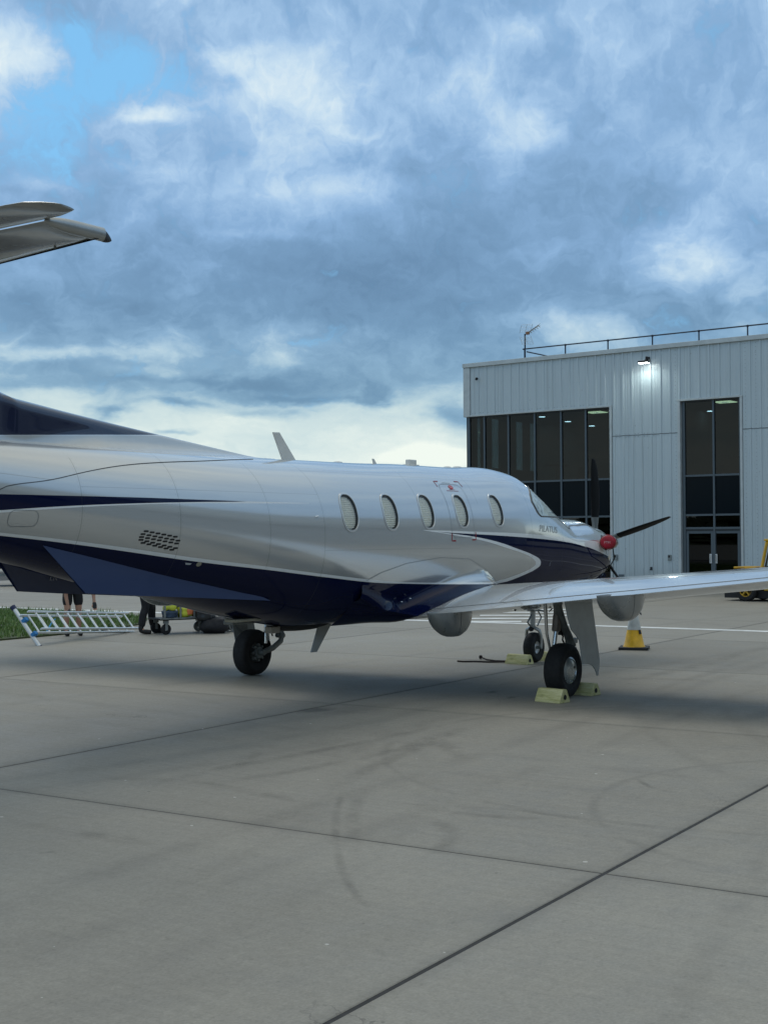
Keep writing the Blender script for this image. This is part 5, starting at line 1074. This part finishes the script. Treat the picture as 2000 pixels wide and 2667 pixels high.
MB().tube([(.42,-.6,.42),(.62,-.6,.42),(.62,-.6,.34)], .03, 8).box((.5,-.6,.42), (.2,.3,.08)).build('tow_hitch', M_BLK, tg); MB().tube([(.6,-.6,.44),(1.25,-.6,.46)], .018, 8).build('tow_bar', M_BLK, tg, smooth=True)
lettering('body_lettering', 'tow', .09, frame(Vector((-1,0,0)), Vector((0,0,1)), Vector((0,1,0)), Vector((-.78,.012,.47))), M_BLK, tg, shear=.3)
# ================================================================ traffic cone
cn = empty('traffic_cone', (6.30, -.30, 0), R(20), label='yellow and white traffic cone on a black base beyond the main wheel', cat='traffic cone'); cn.scale = (.92,.92,.92)
MB().prism([(math.copysign(.25,math.cos(a))*min(1,abs(math.cos(a))*1.9), math.copysign(.25,math.sin(a))*min(1,abs(math.sin(a))*1.9)) for a in np.linspace(.2, 6.48, 25)[:-1]], .045, Matrix.Translation((0,0,.024))).build('cone_base', mat('cone_base_black', (.02,.02,.022), .7, noise=(8,.3)), cn, bevel=.008)
MB().lathe([(.19,.046),(.185,.06),(.172,.075),(.118,.345)], 30).build('cone_body', mat('cone_yellow', (.78,.44,.015), .45, noise=(7,.2)), cn, smooth=True, angle=30)
MB().lathe([(.122,.34),(.118,.365),(.052,.68),(.048,.70)], 30).build('cone_sleeve', mat('cone_white', (.52,.53,.50), .5, noise=(9,.15)), cn, smooth=True, angle=30)
MB().lathe([(.045,.70),(.044,.735),(.030,.75),(.001,.75)], 20).build('cone_tip', M_BLK, cn, smooth=True, angle=30)
lb = []
for a in (-1.35,-1.0): pass
MB().grid([[(.148*math.cos(a)*k, .148*math.sin(a)*k, z) for a in np.linspace(-2.45,-2.0,6)] for z, k in ((.27,1.0),(.34,.86))]).build('cone_label', M_BLK, cn)
# ================================================================ ladder lying on its edge
B0 = Vector((1.86, 8.44, .05)); T0 = Vector((1.70, 8.91, .65)); E0 = Vector((5.12, 9.56, .03))
yb = (T0-B0).normalized(); LEN = 3.30
s0_ = B0 + yb*.26
xb = (E0+yb*.0-s0_).normalized(); yb2 = (yb-xb*yb.dot(xb)).normalized(); zb_ = xb.cross(yb2)
ld_ = empty('ladder', (0,0,0), 0, label='aluminium double ladder lying on its edge between the grass and the tail', cat='ladder')
ld_.matrix_world = frame(xb, yb2, zb_, s0_)
M_ALU = mat('ladder_aluminium', (.80,.82,.82), .35, .55, noise=(12,.1)); M_BLUE = mat('blue_plastic', (.02,.20,.50), .5); M_BLUS = mat('light_blue_rope', (.06,.36,.62), .6)
L2 = (E0-s0_).length; HW = .375
for yy in (0, HW):
    for zz_ in (-.045, .045):
        st_ = MB(); dx_ = 0 if zz_ < 0 else .1
        st_.box((L2/2+dx_-.05*(yy > 0), yy, zz_*1.15), (L2-.02, .024, .045)); st_.build('stile', M_ALU, ld_, bevel=.005)
for k in range(10):
    for zz_ in (-.045, .045):
        x = .18+(L2-.3)*k/9.4+(.11 if zz_ > 0 else 0); MB().tube([(x,.013,zz_),(x,HW-.013,zz_)], .017, 8).build('rung', M_ALU, ld_, smooth=True)
MB().tube([(0,-.27,-.1),(0,HW+.17,-.1)], .036, 12).build('stabiliser_bar', mat('stabiliser_white_metal', (.72,.74,.74), .3, .4), ld_, smooth=True)
for yy in (-.30, HW+.20): MB().tube([(0,yy-.035,-.1),(0,yy+.035,-.1)], [.046,.048], 12).build('bar_end_cap', mat('cap_navy', (.01,.02,.08), .5), ld_, smooth=True)
for yy in (-.03, HW*.72): MB().box((.01,yy,-.06), (.09,.07,.11)).build('bar_clamp', M_BLUE, ld_, bevel=.01)
bs = MB().tube([(.45,.02,-.09),(.95,.30,-.10),(1.05,.33,-.09)], .012, 6).tube([(.55,.05,-.09),(.62,.27,-.09),(.60,.03,-.09)], .011, 6).tube([(.95,.02,-.09),(1.18,.045,-.10),(1.25,.0,-.08)], .013, 6).tube([(.5,.14,-.1),(.72,.15,-.1)], .011, 6)
tag(bs.build('tie_rope', M_BLUS, smooth=True), 'light blue rope knotted round the rungs of the ladder', 'rope'); bpy.data.objects['tie_rope'].matrix_world = frame(xb, yb2, zb_, s0_)
# ================================================================ people
def skin(name, verts, edges, radii, m, parent, sub=2, root=0):
    me = bpy.data.meshes.new(name); me.from_pydata([tuple(v) for v in verts], edges, []); o = bpy.data.objects.new(name, me); C.objects.link(o)
    md = o.modifiers.new('skin', 'SKIN'); sk = me.skin_vertices[0].data if me.skin_vertices else None
    if sk is None: me.skin_vertices
    bpy.context.view_layer.update()
    if not me.skin_vertices:
        bpy.context.view_layer.objects.active = o
    sk = me.skin_vertices[0].data
    for i, r_ in enumerate(radii):
        sk[i].radius = (r_, r_) if not isinstance(r_, tuple) else r_; sk[i].use_root = (i == root)
    ss_ = o.modifiers.new('sub', 'SUBSURF'); ss_.levels = sub; ss_.render_levels = sub
    bpy.context.view_layer.update()
    nm = bpy.data.meshes.new_from_object(o.evaluated_get(bpy.context.evaluated_depsgraph_get())); nm.materials.clear(); nm.materials.append(m)
    nm.polygons.foreach_set('use_smooth', [True]*len(nm.polygons))
    bpy.data.objects.remove(o); r2 = bpy.data.objects.new(name, nm); C.objects.link(r2); r2.parent = parent; return r2
M_SKIN = mat('skin', (.46,.25,.17), .55, noise=(6,.08)); M_BLKC = mat('black_cloth', (.014,.014,.017), .85, noise=(12,.3), bump=(14,.4,.01)); M_HIVIS = mat('hi_vis_yellow', (.42,.66,.03), .6, noise=(9,.15)); M_BOOT = mat('black_boot', (.012,.011,.011), .6, bump=(30,.3,.004)); M_HAIR = mat('dark_hair', (.03,.02,.014), .8, bump=(60,.6,.01))
def chain(pts, rad): return [Vector(p) for p in pts], [(i, i+1) for i in range(len(pts)-1)], rad
def hand(base, d, side, m, parent_lists, curl=.5):
    """palm, four unequal curled fingers and a thumb, returned as extra chains"""
    V_, E_, R_ = parent_lists; d = Vector(d).normalized(); sd2 = Vector(side).normalized(); nrm = d.cross(sd2).normalized()
    b0 = base; base = Vector(V_[b0]); V_.append(base+d*.055); E_.append((b0, len(V_)-1)); R_.append((.036,.018)); palm = len(V_)-1
    for k, (off, ln) in enumerate(((-.030,.068),(-.010,.078),(.010,.074),(.030,.058))):
        p = base+d*.085+sd2*off; prev = palm; dd = d.copy()
        V_.append(p); R_.append(.0105); E_.append((prev, len(V_)-1)); prev = len(V_)-1
        for j in range(3):
            dd = (dd+nrm*curl*.55).normalized(); p = p+dd*ln/3; V_.append(p); R_.append(.0095-.001*j); E_.append((prev, len(V_)-1)); prev = len(V_)-1
    p = base+d*.03-sd2*.035; V_.append(p); R_.append(.012); E_.append((b0, len(V_)-1)); prev = len(V_)-1
    for j in range(2): p = p+(d*.8-sd2*(.5-.4*j)+nrm*.35).normalized()*.030; V_.append(p); R_.append(.0105-.001*j); E_.append((prev, len(V_)-1)); prev = len(V_)-1
def person(loc, rz, label, bend=0., bare=True, legs=((.0,.11),(.0,-.11)), arm_r=None, arm_l=None, top='hi'):
    o = empty('person', loc, rz, label=label, cat='person')
    # +x is where the person faces; joints in metres
    hip = Vector((0,0,.93)); bx, bz = math.sin(bend), math.cos(bend)
    sh = hip+Vector((bx*.50,0,bz*.50)); nk = hip+Vector((bx*.60,0,bz*.60)); hd = nk+Vector((bx*.6+.03,0,bz*.8)).normalized()*.17
    V_ = [hip, hip+(sh-hip)*.35+Vector((0,0,.0)), hip+(sh-hip)*.75, sh, nk, hd-(hd-nk)*.35, hd, hd+(hd-nk)*.45]; E_ = [(i,i+1) for i in range(7)]
    R_ = [(.15,.12),(.14,.105),(.165,.115),(.13,.095),(.055,.058),(.075,.085),(.082,.10),(.06,.075)]
    feet = []
    for sg, (fx, fy_) in zip((1,-1), legs):
        k = len(V_); knee = Vector((.05+fx*.5, sg*.105, .50)); ank = Vector((fx-.02, fy_, .10))
        V_ += [hip+Vector((0,sg*.09,-.04)), (hip+knee)/2+Vector((0,sg*.05,0)), knee, (knee+ank)/2+Vector((-.02,0,.04)), ank, ank+Vector((.04,0,-.05)), ank+Vector((.15,0,-.065))]
        R_ += [(.095,.10),(.085,.088),(.058,.062),(.056,.060),(.037,.042),(.040,.04),(.038,.026)]; E_ += [(0,k)]+[(k+i,k+i+1) for i in range(6)]; feet.append((V_[k:k+7]))
    arms = []
    for sg, tgt in ((1, arm_l), (-1, arm_r)):
        k = len(V_); s_ = sh+Vector((0,sg*.19,.0)); tgt = Vector(tgt); el_ = (s_+tgt)/2+Vector((-.05,sg*.04,-.02))
        V_ += [s_, el_, tgt]; R_ += [.052,.040,.027]; E_ += [(3,k),(k,k+1),(k+1,k+2)]; arms.append((s_, el_, tgt)); d = (tgt-el_)
        hand(k+2, d, Vector((0,1,0)) if abs(d.normalized().y) < .9 else Vector((1,0,0)), None, (V_, E_, R_), .6)
    # face relief
    k = len(V_); f_ = Vector((math.cos(bend*.6),0,-math.sin(bend*.6))); V_ += [hd+f_*.095]; R_ += [.016]; E_ += [(6,k)]
    for sg in (1,-1): V_ += [hd+Vector((0,sg*.085,0))]; R_ += [.018]; E_ += [(6,len(V_)-1)]
    body = skin('body', V_, E_, R_, M_SKIN, o)
    hp = [hd-f_*.02+Vector((0,0,.03)), hd-f_*.03+Vector((0,0,.06)), hd-f_*.02+Vector((0,0,.085))]; skin('hair', hp, [(0,1),(1,2)], [(.098,.095),(.098,.09),(.07,.07)], M_HAIR, o)
    for sg in (1,-1):
        e = hd+f_*.088+Vector((0,sg*.032,.015)); MB().lathe([(.001,-.008),(.008,0),(.001,.008)], 8, Matrix.Translation(e)).build('eye', M_BLK, o)
    # clothes
    tp_m = M_HIVIS if top == 'hi' else M_BLKC
    tv = [hip+Vector((0,0,.02)), V_[1], V_[2], V_[3], V_[3]+(nk-sh)*.45]; te = [(0,1),(1,2),(2,3),(3,4)]; tr2 = [(.162,.135),(.158,.125),(.182,.132),(.15,.112),(.075,.075)]
    for (s_, e_, t2), sg in zip(arms, (1,-1)):
        k = len(tv); tv += [s_, (s_+e_)/2, s_.lerp(e_, .8)]; te += [(3,k),(k,k+1),(k+1,k+2)]; tr2 += [.070,.062,.060]
    skin('shirt', tv, te, tr2, tp_m, o)
    pv = [hip+Vector((0,0,.06)), hip]; pe = [(0,1)]; pr2 = [(.160,.132),(.165,.140)]
    for lg in feet:
        k = len(pv); n_ = 3 if bare else 5; seq = [lg[0], lg[1], lg[2].lerp(lg[1], .12)] if bare else [lg[0], lg[1], lg[2], lg[3], lg[4]+Vector((0,0,.02))]
        pv += seq; pe += [(1,k)]+[(k+i,k+i+1) for i in range(len(seq)-1)]; pr2 += ([.112,.104,.092] if bare else [.110,.100,.082,.078,.072])
    skin('shorts' if bare else 'trousers', pv, pe, pr2, M_BLKC, o)
    for lg in feet:
        a = lg[4]; skin('boot', [a+Vector((-.01,0,.09)), a+Vector((-.01,0,.0)), a+Vector((-.005,0,-.045)), a+Vector((.09,0,-.055)), a+Vector((.19,0,-.062))], [(0,1),(1,2),(2,3),(3,4)], [(.056,.056),(.054,.056),(.055,.05),(.052,.040),(.045,.032)], M_BOOT, o)
    return o, arms, hand
p1, arms1, _ = person((3.72, 9.80, 0), R(-118), 'person in black shorts and hi-vis top bending down to the ladder, bare legs showing', bend=R(66), bare=True, legs=((.0,.13),(.02,-.12)), arm_r=(.36,-.16,.50), arm_l=(.50,.28,.62), top='hi')
for (s_, e_, t2) in arms1:
    d = (t2-e_).normalized(); skin('work_glove', [t2-d*.03, t2+d*.03, t2+d*.09, t2+d*.13], [(0,1),(1,2),(2,3)], [(.036,.036),(.045,.028),(.046,.024),(.035,.018)], M_BLK, p1)
p2, _, _ = person((4.80, 9.02, 0), R(-55), 'person in black trousers and boots standing between the ladder and the trolley', bend=R(8), bare=False, legs=((.16,.19),(.0,-.17)), arm_r=(.30,-.30,.98), arm_l=(.22,.30,.95), top='dark')
# ================================================================ tool trolley and what it carries
tv0 = Vector((4.86, 8.72, 0)); tdir = Vector((1.0,-.42,0)).normalized(); trz = math.atan2(tdir.y, tdir.x)
tl = empty('trolley', tv0, trz, label='low platform trolley on castors with grey uprights, beside the person in trousers', cat='trolley')
MB().box((.50,0,.285), (1.15,.62,.035)).build('deck', M_BLK, tl, bevel=.008); MB().box((.50,-.31,.30), (1.16,.015,.025)).build('deck_edge', M_GREY, tl)
for x in (.06,.94):
    for y in (-.24,.24):
        wm = Matrix.Translation((x,y,.10)) @ Matrix.Rotation(R(90),4,'X') @ Matrix.Rotation(0,4,'Z')
        MB().lathe([(.03,-.02),(.085,-.022),(.10,-.012),(.10,.012),(.085,.022),(.03,.02)], 22, wm).build('castor_tyre', M_RUB if x < .5 else M_GREY, tl, smooth=True)
        MB().box((x,y,.235), (.09,.08,.06)).box((x,y-.032,.15), (.05,.006,.14)).box((x,y+.032,.15), (.05,.006,.14)).build('castor_fork', M_GREY, tl, bevel=.004)
for x in (.02,.34,.62): MB().box((x,-.28,.52), (.035,.02,.44)).build('upright', mat('upright_grey', (.24,.255,.24), .5, .3), tl, bevel=.003)
for x in (.02,.62): MB().box((x,.28,.52), (.035,.02,.44)).build('upright', mat('upright_grey'), tl, bevel=.003)
MB().tube([(-.02,-.28,.74),(-.02,.28,.74)], .015, 8).build('handle', mat('upright_grey'), tl, smooth=True)
def lump(name, c, d, m, label, cat, seed, group=None):
    rg2 = random.Random(seed); bm = bmesh.new(); bmesh.ops.create_icosphere(bm, subdivisions=3, radius=.5)
    for v in bm.verts:
        p = v.co.copy(); k = 1+.10*math.sin(p.x*11+seed)+.09*math.sin(p.y*13+seed*2)+.08*math.sin(p.z*15+seed*3); q = Vector([math.copysign(abs(a*2)**.62/2, a) for a in p])
        v.co = Vector((q.x*d[0]*k, q.y*d[1]*k, max(q.z*d[2]*k, -d[2]*.46)+d[2]*.46))
    me = bpy.data.meshes.new(name); bm.to_mesh(me); bm.free(); me.materials.append(m); me.polygons.foreach_set('use_smooth', [True]*len(me.polygons))
    o = bpy.data.objects.new(name, me); C.objects.link(o); mw = tl.matrix_basis; o.location = Matrix.Translation(tv0) @ Matrix.Rotation(trz,4,'Z') @ Vector(c); o.rotation_euler = (0,0,trz); tag(o, label, cat, group); return o
M_OR = mat('orange_cloth', (.70,.12,.015), .6, bump=(9,.6,.03)); M_YL = mat('fluorescent_yellow_cloth', (.62,.66,.06), .6, bump=(9,.6,.03)); M_NB = mat('blue_grey_cloth', (.05,.08,.13), .7, bump=(9,.6,.03))
lump('folded_vest', (.20,-.10,.42), (.22,.28,.22), M_YL, 'bright yellow vest stuffed at the left end of the trolley', 'clothing', 1)
lump('storage_bag', (.20,-.08,.305), (.24,.34,.17), M_NB, 'dark blue bag under the yellow vest on the trolley', 'bag', 2)
lump('folded_jacket', (.47,-.12,.305), (.24,.30,.19), M_YL, 'crumpled yellow jacket in the middle of the trolley', 'clothing', 3)
lump('orange_bag', (.54,-.20,.34), (.15,.14,.17), mat('salmon_cloth', (.75,.22,.08), .6, bump=(9,.6,.03)), 'small orange cloth bundle on the yellow jacket', 'clothing', 4)
lump('rucksack', (.46,.06,.46), (.30,.26,.22), M_NB, 'blue grey rucksack at the back of the trolley', 'bag', 5)
lump('tool_bucket', (.73,-.08,.305), (.22,.28,.36), mat('deep_orange_plastic', (.50,.07,.012), .5, bump=(9,.4,.02)), 'deep orange bucket bag at the right end of the trolley', 'bag', 6)
lump('black_holdall', (.98,-.42,.0), (.50,.42,.30), M_BLKC, 'black holdall standing on the ground in front of the trolley', 'bag', 7)
lump('black_sack', (.80,-.36,.22), (.36,.30,.38), mat('black_plastic_sack', (.015,.018,.022), .35, 0, .2, bump=(7,.8,.04)), 'black plastic sack heaped on the holdall by the trolley', 'sack', 8)
pc = empty('pressure_washer', Matrix.Translation(tv0) @ Matrix.Rotation(trz,4,'Z') @ Vector((1.38,-.18,0)), trz, label='wheeled silver cylinder machine at the right of the black sack', cat='machine')
for y in (-.16,.16):
    wm = Matrix.Translation((.05,y,.125)) @ Matrix.Rotation(R(90),4,'X'); MB().lathe([(.09,-.02),(.12,-.018),(.125,0),(.12,.018),(.09,.02)], 24, wm).build('tyre', M_GREY, pc, smooth=True); MB().lathe([(.088,.01),(.02,.02),(.001,.02)], 20, wm).build('wheel_disc', M_BLK, pc, smooth=True)
MB().tube([(-.22,0,.34),(-.19,0,.34),(.30,0,.31),(.33,0,.31)], [.03,.075,.075,.03], 16).build('cylinder_body', M_CHR, pc, smooth=True); MB().box((.0,0,.23), (.42,.26,.05)).tube([(.05,-.15,.125),(.05,-.10,.24)], .014, 6).tube([(.05,.15,.125),(.05,.10,.24)], .014, 6).build('machine_frame', M_GREY, pc)
MB().tube([(.3,0,.33),(.62,0,.37),(.66,0,.34)], .02, 8).build('outlet_pipe', M_CHR, pc, smooth=True)
# ================================================================ low flatbed trailer far left
tr_ = empty('flatbed_trailer', (20.4, 33.6, 0), R(-40), label='dark low trailer far off at the left edge, under the tail', cat='trailer')
MB().box((0,0,.75), (7,2.2,.14)).build('trailer_bed', M_BLK, tr_, bevel=.02); MB().box((0,-1.12,.84), (7,.04,.05)).build('bed_rail', M_GREY, tr_); MB().box((0,0,.95), (6.4,1.9,.26)).build('covered_load', mat('dark_sheet', (.02,.022,.024), .7, bump=(3,.5,.05)), tr_, bevel=.05)
for x in (-2.4,-1.6,1.6,2.4):
    for y in (-.95,.95): MB().lathe([(.12,-.1),(.33,-.1),(.36,-.05),(.36,.05),(.33,.1),(.12,.1)], 20, Matrix.Translation((x,y,.36)) @ Matrix.Rotation(R(90),4,'X')).build('tyre', M_RUB, tr_, smooth=True)
MB().box((0,-1.0,.45), (6.5,.05,.1)).build('side_guard', M_GREY, tr_)
